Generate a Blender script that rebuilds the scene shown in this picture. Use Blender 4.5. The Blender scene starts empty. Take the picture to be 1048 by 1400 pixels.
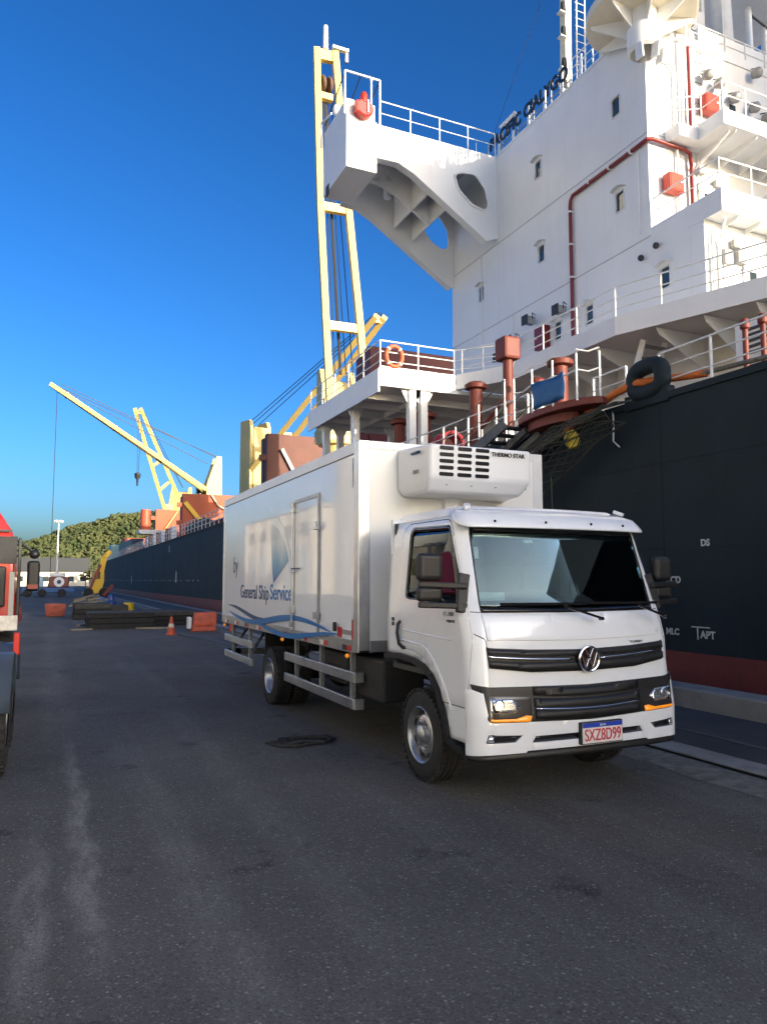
import bpy, bmesh, math, random
from mathutils import Vector, Matrix
random.seed(7)
PI = math.pi
rad = math.radians
SC = bpy.context.scene
COL = SC.collection

# ------------------------------------------------------------------ camera
cam_d = bpy.data.cameras.new('camera')
cam = bpy.data.objects.new('camera', cam_d)
COL.objects.link(cam)
cam.location = (0, 0, 1.8)
cam.rotation_euler = (rad(90 + 5.2557), 0, rad(-24.2338))
cam_d.sensor_fit = 'VERTICAL'
cam_d.sensor_height = 24.0
cam_d.lens = 24.0 * 1011 / 1400
cam_d.clip_end = 6000
SC.camera = cam

# ------------------------------------------------------------------ light
SUN_AZ = 24.0      # degrees from -Y towards +X
SUN_EL = 11.0
sd = Vector((math.sin(rad(SUN_AZ)) * math.cos(rad(SUN_EL)), -math.cos(rad(SUN_AZ)) * math.cos(rad(SUN_EL)), math.sin(rad(SUN_EL))))
W = bpy.data.worlds.new('World')
SC.world = W
W.use_nodes = True
wn = W.node_tree
bg = wn.nodes['Background']
sky = wn.nodes.new('ShaderNodeTexSky')
sky.sky_type = 'NISHITA'
sky.sun_disc = False
sky.sun_elevation = rad(SUN_EL)
sky.sun_rotation = math.atan2(sd.x, sd.y)
sky.air_density = 0.8
sky.dust_density = 3.5
sky.ozone_density = 3.0
hs = wn.nodes.new('ShaderNodeHueSaturation')
hs.inputs['Saturation'].default_value = 1.22
ga = wn.nodes.new('ShaderNodeGamma')
ga.inputs[1].default_value = 1.3
wn.links.new(sky.outputs[0], hs.inputs['Color'])
wn.links.new(hs.outputs[0], ga.inputs[0])
wn.links.new(ga.outputs[0], bg.inputs[0])
bg.inputs[1].default_value = 0.15
sun_d = bpy.data.lights.new('sun', 'SUN')
sun_d.energy = 5.0
sun_d.angle = rad(0.53)
sun_d.color = (1.0, 0.90, 0.72)
sun = bpy.data.objects.new('sun', sun_d)
COL.objects.link(sun)
sun.rotation_euler = sd.to_track_quat('Z', 'Y').to_euler()
sun.location = sd * 200
SC.view_settings.view_transform = 'Standard'
SC.view_settings.look = 'None'
SC.view_settings.gamma = 1
SC.view_settings.use_curve_mapping = False
SC.view_settings.exposure = 0.62

# ------------------------------------------------------------------ helpers
def M(name, col, rough=.5, metal=0., coat=0., var=0., vs=3., bump=0., bs=60., dirt=0., ds=1.2, dcol=(.10, .085, .07), streak=0., spec=.5, emit=None, stretch=(1, 1, 1), rvar=0., rust=0., scuff=0.):
    m = bpy.data.materials.new(name)
    m.use_nodes = True
    nt = m.node_tree
    N, Lk = nt.nodes, nt.links
    b = N['Principled BSDF']
    b.inputs['Base Color'].default_value = (*col, 1)
    b.inputs['Roughness'].default_value = rough
    b.inputs['Metallic'].default_value = metal
    b.inputs['Coat Weight'].default_value = coat
    b.inputs['Coat Roughness'].default_value = .04
    b.inputs['Specular IOR Level'].default_value = spec
    if emit:
        b.inputs['Emission Color'].default_value = (*col, 1)
        b.inputs['Emission Strength'].default_value = emit
    if not (var or bump or dirt or streak or rvar or rust or scuff):
        return m
    tc = N.new('ShaderNodeTexCoord')
    mp = N.new('ShaderNodeMapping')
    mp.inputs['Scale'].default_value = stretch
    Lk.new(tc.outputs['Object'], mp.inputs[0])
    cur = None
    def noise(scale, det=5, st=None, ro=.6):
        n = N.new('ShaderNodeTexNoise')
        n.inputs['Scale'].default_value = scale
        n.inputs['Detail'].default_value = det
        n.inputs['Roughness'].default_value = ro
        if st:
            q = N.new('ShaderNodeMapping')
            q.inputs['Scale'].default_value = st
            Lk.new(tc.outputs['Object'], q.inputs[0])
            Lk.new(q.outputs[0], n.inputs['Vector'])
        else:
            Lk.new(mp.outputs[0], n.inputs['Vector'])
        return n
    def ramp(src, a, bb):
        r = N.new('ShaderNodeMapRange')
        r.inputs[1].default_value = a
        r.inputs[2].default_value = bb
        Lk.new(src, r.inputs[0])
        return r.outputs[0]
    def mix(fac, c2, base):
        x = N.new('ShaderNodeMix')
        x.data_type = 'RGBA'
        Lk.new(fac, x.inputs['Factor'])
        if base is None:
            x.inputs['A'].default_value = (*col, 1)
        else:
            Lk.new(base, x.inputs['A'])
        x.inputs['B'].default_value = (*c2, 1)
        return x.outputs['Result']
    if var:
        n = noise(vs)
        c2 = tuple(max(0, c * (1 - var)) for c in col)
        cur = mix(ramp(n.outputs[0], .35, .68), c2, cur)
    if dirt:
        n = noise(ds, 8, None, .7)
        r = ramp(n.outputs[0], .52, .8)
        mu = N.new('ShaderNodeMath'); mu.operation = 'MULTIPLY'
        mu.inputs[1].default_value = dirt
        Lk.new(r, mu.inputs[0])
        cur = mix(mu.outputs[0], dcol, cur)
    if streak:
        n = noise(1.0, 6, (5, 5, .22), .65)
        r = ramp(n.outputs[0], .53, .78)
        mu = N.new('ShaderNodeMath'); mu.operation = 'MULTIPLY'
        mu.inputs[1].default_value = streak
        Lk.new(r, mu.inputs[0])
        cur = mix(mu.outputs[0], dcol, cur)
    for amt, stt, lo, hi, cc in ((rust, (6, 6, .16), .60, .74, (.11, .045, .022)), (scuff, (.5, .5, 9), .62, .76, tuple(min(1, c * 2.6 + .012) for c in col))):
        if amt:
            n = noise(1.0, 8, stt, .7)
            n2 = noise(.35, 3, (1.3, 1.3, .5), .5)
            mu = N.new('ShaderNodeMath'); mu.operation = 'MULTIPLY'
            Lk.new(ramp(n.outputs[0], lo, hi), mu.inputs[0]); Lk.new(ramp(n2.outputs[0], .45, .62), mu.inputs[1])
            mv = N.new('ShaderNodeMath'); mv.operation = 'MULTIPLY'; mv.inputs[1].default_value = amt
            Lk.new(mu.outputs[0], mv.inputs[0])
            cur = mix(mv.outputs[0], cc, cur)
    if cur is not None:
        Lk.new(cur, b.inputs['Base Color'])
    if rvar:
        n = noise(4., 6)
        r = N.new('ShaderNodeMapRange')
        r.inputs[1].default_value = .3; r.inputs[2].default_value = .7
        r.inputs[3].default_value = max(0, rough - rvar); r.inputs[4].default_value = min(1, rough + rvar)
        Lk.new(n.outputs[0], r.inputs[0]); Lk.new(r.outputs[0], b.inputs['Roughness'])
    if bump:
        n = noise(bs, 4)
        bp = N.new('ShaderNodeBump')
        bp.inputs['Strength'].default_value = bump
        bp.inputs['Distance'].default_value = .02
        Lk.new(n.outputs[0], bp.inputs['Height'])
        Lk.new(bp.outputs[0], b.inputs['Normal'])
    return m

V3 = Vector
class MB:
    def __init__(s):
        s.v = []; s.f = []
    def add(s, vs, fs):
        o = len(s.v)
        s.v += [tuple(p) for p in vs]
        s.f += [tuple(i + o for i in q) for q in fs]
        return s
    def box(s, x0, x1, y0, y1, z0, z1):
        return s.add([(x0, y0, z0), (x1, y0, z0), (x1, y1, z0), (x0, y1, z0), (x0, y0, z1), (x1, y0, z1), (x1, y1, z1), (x0, y1, z1)],
                     [(3, 2, 1, 0), (4, 5, 6, 7), (0, 1, 5, 4), (1, 2, 6, 5), (2, 3, 7, 6), (3, 0, 4, 7)])
    def beam(s, p0, p1, w, h, up=(0, 0, 1), w1=None, h1=None):
        p0, p1 = V3(p0), V3(p1)
        d = (p1 - p0).normalized()
        u = V3(up)
        if abs(d.dot(u)) > .98: u = V3((1, 0, 0))
        r = d.cross(u).normalized(); u = r.cross(d).normalized()
        w1 = w if w1 is None else w1; h1 = h if h1 is None else h1
        vs = []
        for p, a, b in ((p0, w, h), (p1, w1, h1)):
            for sx, sy in ((-1, -1), (1, -1), (1, 1), (-1, 1)):
                vs.append(p + r * (sx * a / 2) + u * (sy * b / 2))
        return s.add(vs, [(0, 1, 2, 3), (7, 6, 5, 4), (0, 4, 5, 1), (1, 5, 6, 2), (2, 6, 7, 3), (3, 7, 4, 0)])
    def cyl(s, p0, p1, r0, r1=None, n=12):
        r1 = r0 if r1 is None else r1
        p0, p1 = V3(p0), V3(p1)
        d = (p1 - p0).normalized()
        u = V3((0, 0, 1)) if abs(d.z) < .95 else V3((1, 0, 0))
        a = d.cross(u).normalized(); b = d.cross(a)
        vs = []
        for p, r in ((p0, r0), (p1, r1)):
            for i in range(n):
                t = 2 * PI * i / n
                vs.append(p + a * (r * math.cos(t)) + b * (r * math.sin(t)))
        fs = [(i, (i + 1) % n, n + (i + 1) % n, n + i) for i in range(n)]
        fs += [tuple(range(n - 1, -1, -1)), tuple(range(n, 2 * n))]
        return s.add(vs, fs)
    def tube(s, pts, r, n=8, closed=False):
        pts = [V3(p) for p in pts]
        k = len(pts)
        rings = []
        prev = None
        for i, p in enumerate(pts):
            if closed: d = (pts[(i + 1) % k] - pts[i - 1]).normalized()
            else: d = (pts[min(i + 1, k - 1)] - pts[max(i - 1, 0)]).normalized()
            if prev is None:
                u = V3((0, 0, 1)) if abs(d.z) < .9 else V3((1, 0, 0))
                a = d.cross(u).normalized()
            else:
                a = (prev - d * prev.dot(d)).normalized()
            prev = a
            b = d.cross(a)
            rings.append([p + a * (r * math.cos(2 * PI * j / n)) + b * (r * math.sin(2 * PI * j / n)) for j in range(n)])
        vs = [q for ring in rings for q in ring]
        fs = []
        for i in range(k if closed else k - 1):
            i2 = (i + 1) % k
            for j in range(n):
                fs.append((i * n + j, i * n + (j + 1) % n, i2 * n + (j + 1) % n, i2 * n + j))
        if not closed:
            fs += [tuple(range(n - 1, -1, -1)), tuple(range((k - 1) * n, k * n))]
        return s.add(vs, fs)
    def lathe(s, prof, o, ax, n=32, a0=0, a1=2 * PI):
        o, d = V3(o), V3(ax).normalized()
        u = V3((0, 0, 1)) if abs(d.z) < .9 else V3((1, 0, 0))
        a = d.cross(u).normalized(); b = d.cross(a)
        full = abs(a1 - a0 - 2 * PI) < 1e-4
        m = n if full else n + 1
        vs = []
        for r, h in prof:
            for i in range(m):
                t = a0 + (a1 - a0) * i / n
                vs.append(o + d * h + a * (r * math.cos(t)) + b * (r * math.sin(t)))
        fs = []
        for k in range(len(prof) - 1):
            for i in range(n):
                j = (i + 1) % m
                fs.append((k * m + i, k * m + j, (k + 1) * m + j, (k + 1) * m + i))
        return s.add(vs, fs)
    def extrude(s, pts, vec):
        n = len(pts); vec = V3(vec)
        vs = [V3(p) for p in pts] + [V3(p) + vec for p in pts]
        fs = [tuple(range(n)), tuple(range(2 * n - 1, n - 1, -1))] + [(i, n + i, n + (i + 1) % n, (i + 1) % n) for i in range(n)]
        return s.add(vs, fs)
    def sphere(s, c, r, n=12, sz=1.):
        prof = [(max(1e-4, r * math.sin(PI * i / (n // 2))), -r * sz * math.cos(PI * i / (n // 2))) for i in range(n // 2 + 1)]
        return s.lathe(prof, c, (0, 0, 1), n)
    def build(s, name, mat, parent=None, smooth=False, bevel=0., solid=0., weld=False, seg=2):
        me = bpy.data.meshes.new(name)
        me.from_pydata(s.v, [], s.f)
        if weld or not solid:
            bm = bmesh.new(); bm.from_mesh(me)
            if weld: bmesh.ops.remove_doubles(bm, verts=bm.verts, dist=.0004)
            if not solid: bmesh.ops.recalc_face_normals(bm, faces=bm.faces)
            bm.to_mesh(me); bm.free()
        o = bpy.data.objects.new(name, me)
        COL.objects.link(o)
        me.materials.append(mat)
        if solid:
            md = o.modifiers.new('solid', 'SOLIDIFY'); md.thickness = solid; md.offset = -1
        if bevel:
            md = o.modifiers.new('bevel', 'BEVEL'); md.width = bevel; md.segments = seg; md.limit_method = 'ANGLE'; md.angle_limit = rad(40)
        if smooth:
            me.polygons.foreach_set('use_smooth', [True] * len(me.polygons))
            try:
                me.set_sharp_from_angle(angle=rad(38))
            except Exception:
                pass
        attach(o, parent)
        return o

def attach(o, parent):
    if parent is not None:
        o.parent = parent
        if parent.parent is None and parent.type == 'EMPTY':
            o.matrix_parent_inverse = Matrix.Translation(-parent.location)

def tag(o, label=None, cat=None, group=None, kind=None):
    if label: o['label'] = label
    if cat: o['category'] = cat
    if group: o['group'] = group
    if kind: o['kind'] = kind
    return o
def thing(name, label, cat, loc=(0, 0, 0), group=None):
    o = bpy.data.objects.new(name, None)
    o.empty_display_size = .3
    COL.objects.link(o)
    o.location = loc
    return tag(o, label, cat, group)
def B(*a): return MB().box(*a)

def text(body, size, o, xd, yd, mat, parent, name='lettering', width=None, ext=.002, center=True, bold=0.):
    cu = bpy.data.curves.new('t', 'FONT')
    cu.body = body; cu.size = size; cu.extrude = ext; cu.offset = bold
    if center: cu.align_x = 'CENTER'; cu.align_y = 'CENTER'
    ob = bpy.data.objects.new('t', cu)
    COL.objects.link(ob)
    bpy.context.view_layer.update()
    me = bpy.data.meshes.new_from_object(ob.evaluated_get(bpy.context.evaluated_depsgraph_get()))
    bpy.data.objects.remove(ob)
    if width:
        xs = [v.co.x for v in me.vertices]
        k = width / (max(xs) - min(xs))
        for v in me.vertices: v.co.x *= k
    X, Y = V3(xd).normalized(), V3(yd).normalized()
    Z = X.cross(Y)
    mt = Matrix((X, Y, Z)).transposed().to_4x4()
    mt.translation = V3(o)
    me.transform(mt)
    me.materials.clear(); me.materials.append(mat)
    r = bpy.data.objects.new(name, me)
    COL.objects.link(r)
    attach(r, parent)
    return r

# panels laid on a surface S(t, z): columns of quads between the borders of a polygon in (t, z), holes left open
def span(poly, t):
    zs = []
    n = len(poly)
    for i in range(n):
        (a, za), (b, zb) = poly[i], poly[(i + 1) % n]
        if (a <= t < b) or (b <= t < a):
            zs.append(za + (zb - za) * (t - a) / (b - a))
    return (min(zs), max(zs)) if len(zs) > 1 else None
def rnd(poly, r, k=4, asp=1.0):
    out = []
    n = len(poly)
    for i in range(n):
        p = V3((poly[i][0] * asp, poly[i][1])); a = V3((poly[i - 1][0] * asp, poly[i - 1][1])); c = V3((poly[(i + 1) % n][0] * asp, poly[(i + 1) % n][1]))
        da, dc = (a - p), (c - p)
        rr = min(r, da.length * .45, dc.length * .45)
        p0, p1 = p + da.normalized() * rr, p + dc.normalized() * rr
        for j in range(k + 1):
            t = j / k
            q = p0 * (1 - t) ** 2 + p * (2 * t * (1 - t)) + p1 * t * t
            out.append((q.x / asp, q.y))
    return out
def colpanel(S, outer, holes=(), dt=.05, dz=.1, off=0.):
    mb = MB()
    ts = set()
    for p in [outer] + list(holes):
        ts |= {round(a, 5) for a, _ in p}
    t0, t1 = min(a for a, _ in outer), max(a for a, _ in outer)
    n = max(1, int((t1 - t0) / dt))
    for i in range(n + 1): ts.add(round(t0 + (t1 - t0) * i / n, 5))
    ts = sorted(t for t in ts if t0 - 1e-6 <= t <= t1 + 1e-6)
    tt = [ts[0]]
    for t in ts[1:]:
        if t - tt[-1] > 1e-4: tt.append(t)
    for a, b in zip(tt, tt[1:]):
        e = (b - a) * 1e-3
        m = (a + b) / 2
        so = [span(outer, q) for q in (a + e, m, b - e)]
        if not all(so): continue
        hs = []
        for h in holes:
            sh = [span(h, q) for q in (a + e, m, b - e)]
            if all(sh): hs.append(sh)
        hs.sort(key=lambda s: s[1][0])
        lo = (so[0][0], so[2][0])
        pieces = []
        for sh in hs:
            pieces.append((lo, (sh[0][0], sh[2][0])))
            lo = (sh[0][1], sh[2][1])
        pieces.append((lo, (so[0][1], so[2][1])))
        for (la, lb), (ha, hb) in pieces:
            if max(ha - la, hb - lb) < 1e-4: continue
            l0, h0 = max(la, lb) + .25 * dz, min(ha, hb) - .25 * dz
            lv = [q * dz for q in range(int(l0 / dz), int(h0 / dz) + 2) if l0 < q * dz < h0]
            pa = [la] + lv + [ha]; pb = [lb] + lv + [hb]
            for j in range(len(pa) - 1):
                mb.add([S(a, pa[j], off), S(b, pb[j], off), S(b, pb[j + 1], off), S(a, pa[j + 1], off)], [(0, 1, 2, 3)])
    return mb
def panel(name, mat, parent, S, outer, holes=(), off=0., thick=.01, dt=.05, dz=.1, bevel=0., smooth=True):
    return colpanel(S, outer, holes, dt, dz, off).build(name, mat, parent, smooth=smooth, solid=thick, weld=True, bevel=bevel)
def grow(poly, d, asp=1.0):
    cx = sum(a for a, _ in poly) / len(poly); cz = sum(b for _, b in poly) / len(poly)
    w = max(a for a, _ in poly) - min(a for a, _ in poly); h = max(b for _, b in poly) - min(b for _, b in poly)
    return [(cx + (a - cx) * (1 + 2 * d / asp / w), cz + (b - cz) * (1 + 2 * d / h)) for a, b in poly]
def rect(a, b, c, d): return [(a, c), (b, c), (b, d), (a, d)]
def side_plane(X): return lambda t, z, o=0.: (X - o, -t, z)      # faces -X, t = -Y
def front_plane(Y): return lambda t, z, o=0.: (t, Y - o, z)      # faces -Y, t = X

# ------------------------------------------------------------------ materials
m_white = M('truck_white_paint', (.775, .80, .84), .24, coat=.8, var=.04, vs=1.5, dirt=.16, ds=3.5, dcol=(.35, .33, .30))
m_boxw = M('gelcoat_white', (.77, .805, .85), .5, spec=.15, coat=.9, var=.05, vs=.9, dirt=.12, ds=1.6, dcol=(.5, .5, .5), bump=.012, bs=2.2)
m_boxf = M('box_front_white', (.80, .80, .78), .3, coat=.3, var=.05, vs=1.0, dirt=.25, ds=1.5, dcol=(.5, .47, .40))
m_alu = M('brushed_aluminium', (.62, .63, .64), .36, 1., var=.15, vs=6, dirt=.3, ds=5, dcol=(.3, .3, .3), rvar=.1)
m_alud = M('dull_aluminium', (.40, .41, .42), .45, .8, var=.2, vs=8, dirt=.3, ds=6)
m_chrome = M('chrome', (.8, .8, .82), .08, 1.)
m_steel = M('rim_steel', (.55, .56, .58), .34, .85, var=.25, vs=9, dirt=.5, ds=7)
m_blk = M('black_plastic', (.012, .0125, .014), .5, var=.3, vs=6, bump=.02, bs=220)
m_blkg = M('gloss_black', (.012, .012, .014), .16, coat=.3)
m_seam = M('door_seam_rubber', (.03, .03, .032), .8)
m_tyre = M('tyre_rubber', (.022, .022, .023), .85, var=.35, vs=8, dirt=.35, ds=5, dcol=(.09, .08, .07), bump=.1, bs=40)
m_under = M('chassis_black', (.018, .018, .019), .7, var=.4, vs=5, dirt=.3, ds=4)
m_red = M('reflector_red', (.5, .02, .015), .3)
m_rw = M('reflector_white', (.7, .7, .68), .35)
m_amber = M('amber_lens', (.9, .30, .02), .2, coat=.5, emit=.3)
m_lens = M('lamp_clear_lens', (.78, .79, .80), .18, .85, coat=1.)
m_lampd = M('lamp_dark_bowl', (.05, .05, .055), .2, .4)
m_navy = M('print_navy', (.012, .05, .15), .5)
m_blue = M('print_blue', (.002, .14, .42), .5)
m_ink = M('print_black', (.015, .015, .017), .4)
m_dash = M('dashboard', (.05, .05, .052), .7)
m_seat = M('seat_fabric', (.07, .07, .075), .9)

def glass(name, tint, refl, trans):
    m = bpy.data.materials.new(name); m.use_nodes = True
    nt = m.node_tree; N, Lk = nt.nodes, nt.links
    N.remove(N['Principled BSDF'])
    out = N['Material Output']
    tr = N.new('ShaderNodeBsdfTransparent'); tr.inputs[0].default_value = (*trans, 1)
    gl = N.new('ShaderNodeBsdfGlossy'); gl.inputs[0].default_value = (*tint, 1); gl.inputs['Roughness'].default_value = .01
    fr = N.new('ShaderNodeFresnel'); fr.inputs[0].default_value = refl
    mx = N.new('ShaderNodeMixShader')
    Lk.new(fr.outputs[0], mx.inputs[0]); Lk.new(tr.outputs[0], mx.inputs[1]); Lk.new(gl.outputs[0], mx.inputs[2])
    Lk.new(mx.outputs[0], out.inputs[0])
    return m
m_wind = glass('windscreen_glass', (.78, .95, 1.), 1.5, (.75, .82, .82))
m_sideg = glass('side_glass', (.9, .97, 1.), 1.6, (.35, .38, .38))
# ------------------------------------------------------------------ setting
def asphalt():
    m = bpy.data.materials.new('asphalt'); m.use_nodes = True
    nt = m.node_tree; N, Lk = nt.nodes, nt.links
    b = N['Principled BSDF']
    tc = N.new('ShaderNodeTexCoord')
    def mp(sc, loc=(0, 0, 0), rot=0):
        q = N.new('ShaderNodeMapping'); q.inputs['Scale'].default_value = sc; q.inputs['Location'].default_value = loc; q.inputs['Rotation'].default_value = (0, 0, rot)
        Lk.new(tc.outputs['Object'], q.inputs[0]); return q.outputs[0]
    def nz(vec, s, d=6, r=.6):
        n = N.new('ShaderNodeTexNoise'); n.inputs['Scale'].default_value = s; n.inputs['Detail'].default_value = d; n.inputs['Roughness'].default_value = r
        Lk.new(vec, n.inputs['Vector']); return n.outputs[0]
    def mr(src, a, bb, c=0, d=1):
        r = N.new('ShaderNodeMapRange'); r.inputs[1].default_value = a; r.inputs[2].default_value = bb; r.inputs[3].default_value = c; r.inputs[4].default_value = d
        Lk.new(src, r.inputs[0]); return r.outputs[0]
    def mth(op, a, bb):
        r = N.new('ShaderNodeMath'); r.operation = op
        for i, x in enumerate((a, bb)):
            if isinstance(x, (int, float)): r.inputs[i].default_value = x
            else: Lk.new(x, r.inputs[i])
        return r.outputs[0]
    def mix(fac, A, Bc):
        x = N.new('ShaderNodeMix'); x.data_type = 'RGBA'
        Lk.new(fac, x.inputs['Factor'])
        for k, v in (('A', A), ('B', Bc)):
            if isinstance(v, tuple): x.inputs[k].default_value = (*v, 1)
            else: Lk.new(v, x.inputs[k])
        return x.outputs['Result']
    plain = mp((1, 1, 1))
    big = nz(plain, .35, 7, .62)
    c = mix(mr(big, .35, .68), (.070, .068, .066), (.112, .109, .105))
    # worn lanes along the quay
    lanes = nz(mp((1.3, .09, 1), (0, 0, 0), .06), 1.0, 7, .68)
    c = mix(mth('MULTIPLY', mr(lanes, .52, .72), .6), c, (.15, .148, .145))
    # two pale scuffed wheel tracks with a broken edge
    sep = N.new('ShaderNodeSeparateXYZ'); Lk.new(plain, sep.inputs[0])
    wob = mth('MULTIPLY', mth('SUBTRACT', nz(plain, .8, 3), .5), .35)
    xx = mth('ADD', sep.outputs[0], wob)
    tot = None
    for cx_, w, y0, y1, st in ((.27, .10, 3.6, 9.8, 1.0), (-.02, .11, 3.4, 6.6, .9), (.85, .2, 2.4, 7.5, .38), (1.6, .2, 3, 12, .22), (3.2, .25, 2, 5.4, .2), (.15, .3, 9, 30, .3)):
        d = mth('ABSOLUTE', mth('SUBTRACT', xx, cx_), 0)
        band = mr(d, w, w * .35)
        f1 = mr(sep.outputs[1], y0, y0 + .8); f2 = mr(sep.outputs[1], y1, y1 - 2.)
        k = mth('MULTIPLY', mth('MULTIPLY', band, mth('MULTIPLY', f1, f2)), st)
        tot = k if tot is None else mth('MAXIMUM', tot, k)
    brk = mr(nz(mp((3, .7, 1)), 2.6, 8, .8), .36, .60)
    c = mix(mth('MULTIPLY', mth('MULTIPLY', tot, brk), .55), c, (.31, .30, .285))
    # oil stains
    st = nz(mp((1, 1, 1), (3.1, 7.7, 0)), 1.7, 4, .55)
    c = mix(mth('MULTIPLY', mr(st, .62, .72), .85), c, (.02, .019, .018))
    # brownish dust near the kerb
    du = mth('MULTIPLY', mr(nz(plain, 1.3, 8, .7), .42, .7), mr(sep.outputs[0], 2.6, 5.6))
    c = mix(mth('MULTIPLY', du, .55), c, (.135, .12, .098))
    # aggregate: light and dark chips
    vo = N.new('ShaderNodeTexVoronoi'); vo.inputs['Scale'].default_value = 95; Lk.new(plain, vo.inputs['Vector'])
    wc = N.new('ShaderNodeSeparateColor'); Lk.new(vo.outputs['Color'], wc.inputs[0])
    c = mix(mth('MULTIPLY', mr(wc.outputs[0], .80, .98), .38), c, (.28, .275, .265))
    c = mix(mth('MULTIPLY', mr(wc.outputs[1], .7, 1.), .5), c, (.018, .018, .019))
    vo2 = N.new('ShaderNodeTexVoronoi'); vo2.inputs['Scale'].default_value = 38; Lk.new(plain, vo2.inputs['Vector'])
    wc2 = N.new('ShaderNodeSeparateColor'); Lk.new(vo2.outputs['Color'], wc2.inputs[0])
    c = mix(mth('MULTIPLY', mth('MULTIPLY', mr(wc2.outputs[2], .955, .97), mr(vo2.outputs['Distance'], .35, .2)), .6), c, (.33, .32, .30))
    # fine cracks
    w = N.new('ShaderNodeTexVoronoi'); w.feature = 'DISTANCE_TO_EDGE'; w.inputs['Scale'].default_value = .13
    wv = N.new('ShaderNodeVectorMath'); wv.operation = 'ADD'
    nn = N.new('ShaderNodeTexNoise'); nn.inputs['Scale'].default_value = 1.4; nn.inputs['Detail'].default_value = 6; Lk.new(plain, nn.inputs['Vector'])
    Lk.new(plain, wv.inputs[0]); Lk.new(nn.outputs['Color'], wv.inputs[1]); Lk.new(wv.outputs[0], w.inputs['Vector'])
    ck = mr(w.outputs['Distance'], .0025, .0004)
    c = mix(mth('MULTIPLY', ck, .0), c, (.014, .014, .014))
    Lk.new(c, b.inputs['Base Color'])
    ro = mr(nz(plain, 1.1, 6), .3, .7, .78, .95); Lk.new(ro, b.inputs['Roughness'])
    b.inputs['Specular IOR Level'].default_value = .3
    bp = N.new('ShaderNodeBump'); bp.inputs['Strength'].default_value = .6; bp.inputs['Distance'].default_value = .006
    hh = mth('ADD', vo.outputs['Distance'], mth('MULTIPLY', nz(plain, 20, 6), .8))
    Lk.new(hh, bp.inputs['Height']); Lk.new(bp.outputs[0], b.inputs['Normal'])
    return m
m_asph = asphalt()
m_conc = M('old_concrete', (.30, .29, .27), .85, var=.35, vs=2.2, dirt=.7, ds=3.5, dcol=(.07, .065, .06), bump=.5, bs=30)
m_conc2 = M('stained_concrete', (.31, .295, .265), .88, var=.4, vs=1.2, dirt=.75, ds=2.2, dcol=(.05, .048, .045), bump=.5, bs=22)
m_rail = M('rail_slot', (.012, .012, .012), .6)
m_apron = M('apron_asphalt', (.06, .061, .064), .8, var=.4, vs=1.1, dirt=.5, ds=2, dcol=(.12, .115, .11), bump=.5, bs=70)
m_rub = M('rubble_strip', (.21, .20, .18), .9, var=.55, vs=7, dirt=.6, ds=11, dcol=(.03, .03, .03), bump=1., bs=25)

gm = MB()
gx = [-400, -60, -20, -5, 0, 3, 5.45]
gy = [-80, -20, 0, 10, 20, 40, 80, 160, 420]
gv = [(x, y, 0) for y in gy for x in gx]
n = len(gx)
gm.add(gv, [(j * n + i, j * n + i + 1, (j + 1) * n + i + 1, (j + 1) * n + i) for j in range(len(gy) - 1) for i in range(n - 1)])
tag(gm.build('ground', m_asph), kind='structure')
# rubble edge, slot with rail, concrete strip, apron, all butted
edge = MB()
ys = [-80 + i * .35 for i in range(1, 460)]
rv = []
for i, y in enumerate(ys):
    rv += [(5.45 + random.uniform(-.07, .07), y, .004), (5.62, y, .012 + random.uniform(0, .012)), (5.93, y, .010 + random.uniform(0, .006))]
edge.add(rv, [(3 * i + k, 3 * i + k + 1, 3 * i + k + 4, 3 * i + k + 3) for i in range(len(ys) - 1) for k in range(2)])
tag(edge.build('broken_edge', m_rub, smooth=True), kind='structure')
tag(MB().box(5.44, 5.94, -80, 420, -.5, -.002).build('edge_bed', m_rub), kind='structure')
slot = B(5.93, 6.045, -80, 420, -.5, -.10)
tag(slot.build('rail_slot', m_rail), kind='structure')
rl = tag(B(5.96, 5.995, -80, 420, -.12, -.03).build('crane_rail', M('rusty_rail', (.10, .055, .035), .55, .6, var=.5, vs=20)), kind='structure')
tag(B(6.030, 6.045, -80, 420, -.2, .006).build('slot_shade_plate', m_rail), kind='structure')  # dark plate added so the far wall of the slot reads as shaded
strip = tag(B(6.045, 6.40, -80, 420, -.5, .018).build('concrete_strip', m_conc, bevel=.015), kind='structure')
tag(B(6.40, 8.22, -80, 420, -.5, .014).build('quay_apron', m_apron), kind='structure')
tag(B(6.95, 7.01, -80, 420, .018, .024).build('apron_joint', M('joint_grey', (.13, .128, .12), .9, var=.5, vs=3, dirt=.6, ds=4)), kind='structure')
# quay edge beam, cast in lengths
qe = thing('quay_edge_beam', 'long low stained concrete kerb beam along the quay edge below the hull', 'kerb', (8.45, 20, 0))
y = -40.
k = 0
while y < 15:
    L = 11.5
    dz = random.uniform(-.012, .012)
    B(8.22, 8.68, y, y + L - .03, -.45, .285 + dz).build('beam_length', m_conc2, qe, bevel=.03)
    y += L
    k += 1
tag(B(8.22, 8.60, 17.6, 420, -.45, .05).build('quay_cope', m_conc, bevel=.02), kind='structure')
tag(B(8.15, 8.66, -80, 420, -6, -.46).build('quay_wall', m_conc2), kind='structure')
# water
m_water = M('harbour_water', (.02, .035, .04), .08, spec=.5, bump=.35, bs=1.2)
tag(MB().add([(-900, -300, -2.2), (1500, -300, -2.2), (1500, 3000, -2.2), (-900, 3000, -2.2)], [(0, 1, 2, 3)]).build('water', m_water), kind='structure')

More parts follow.
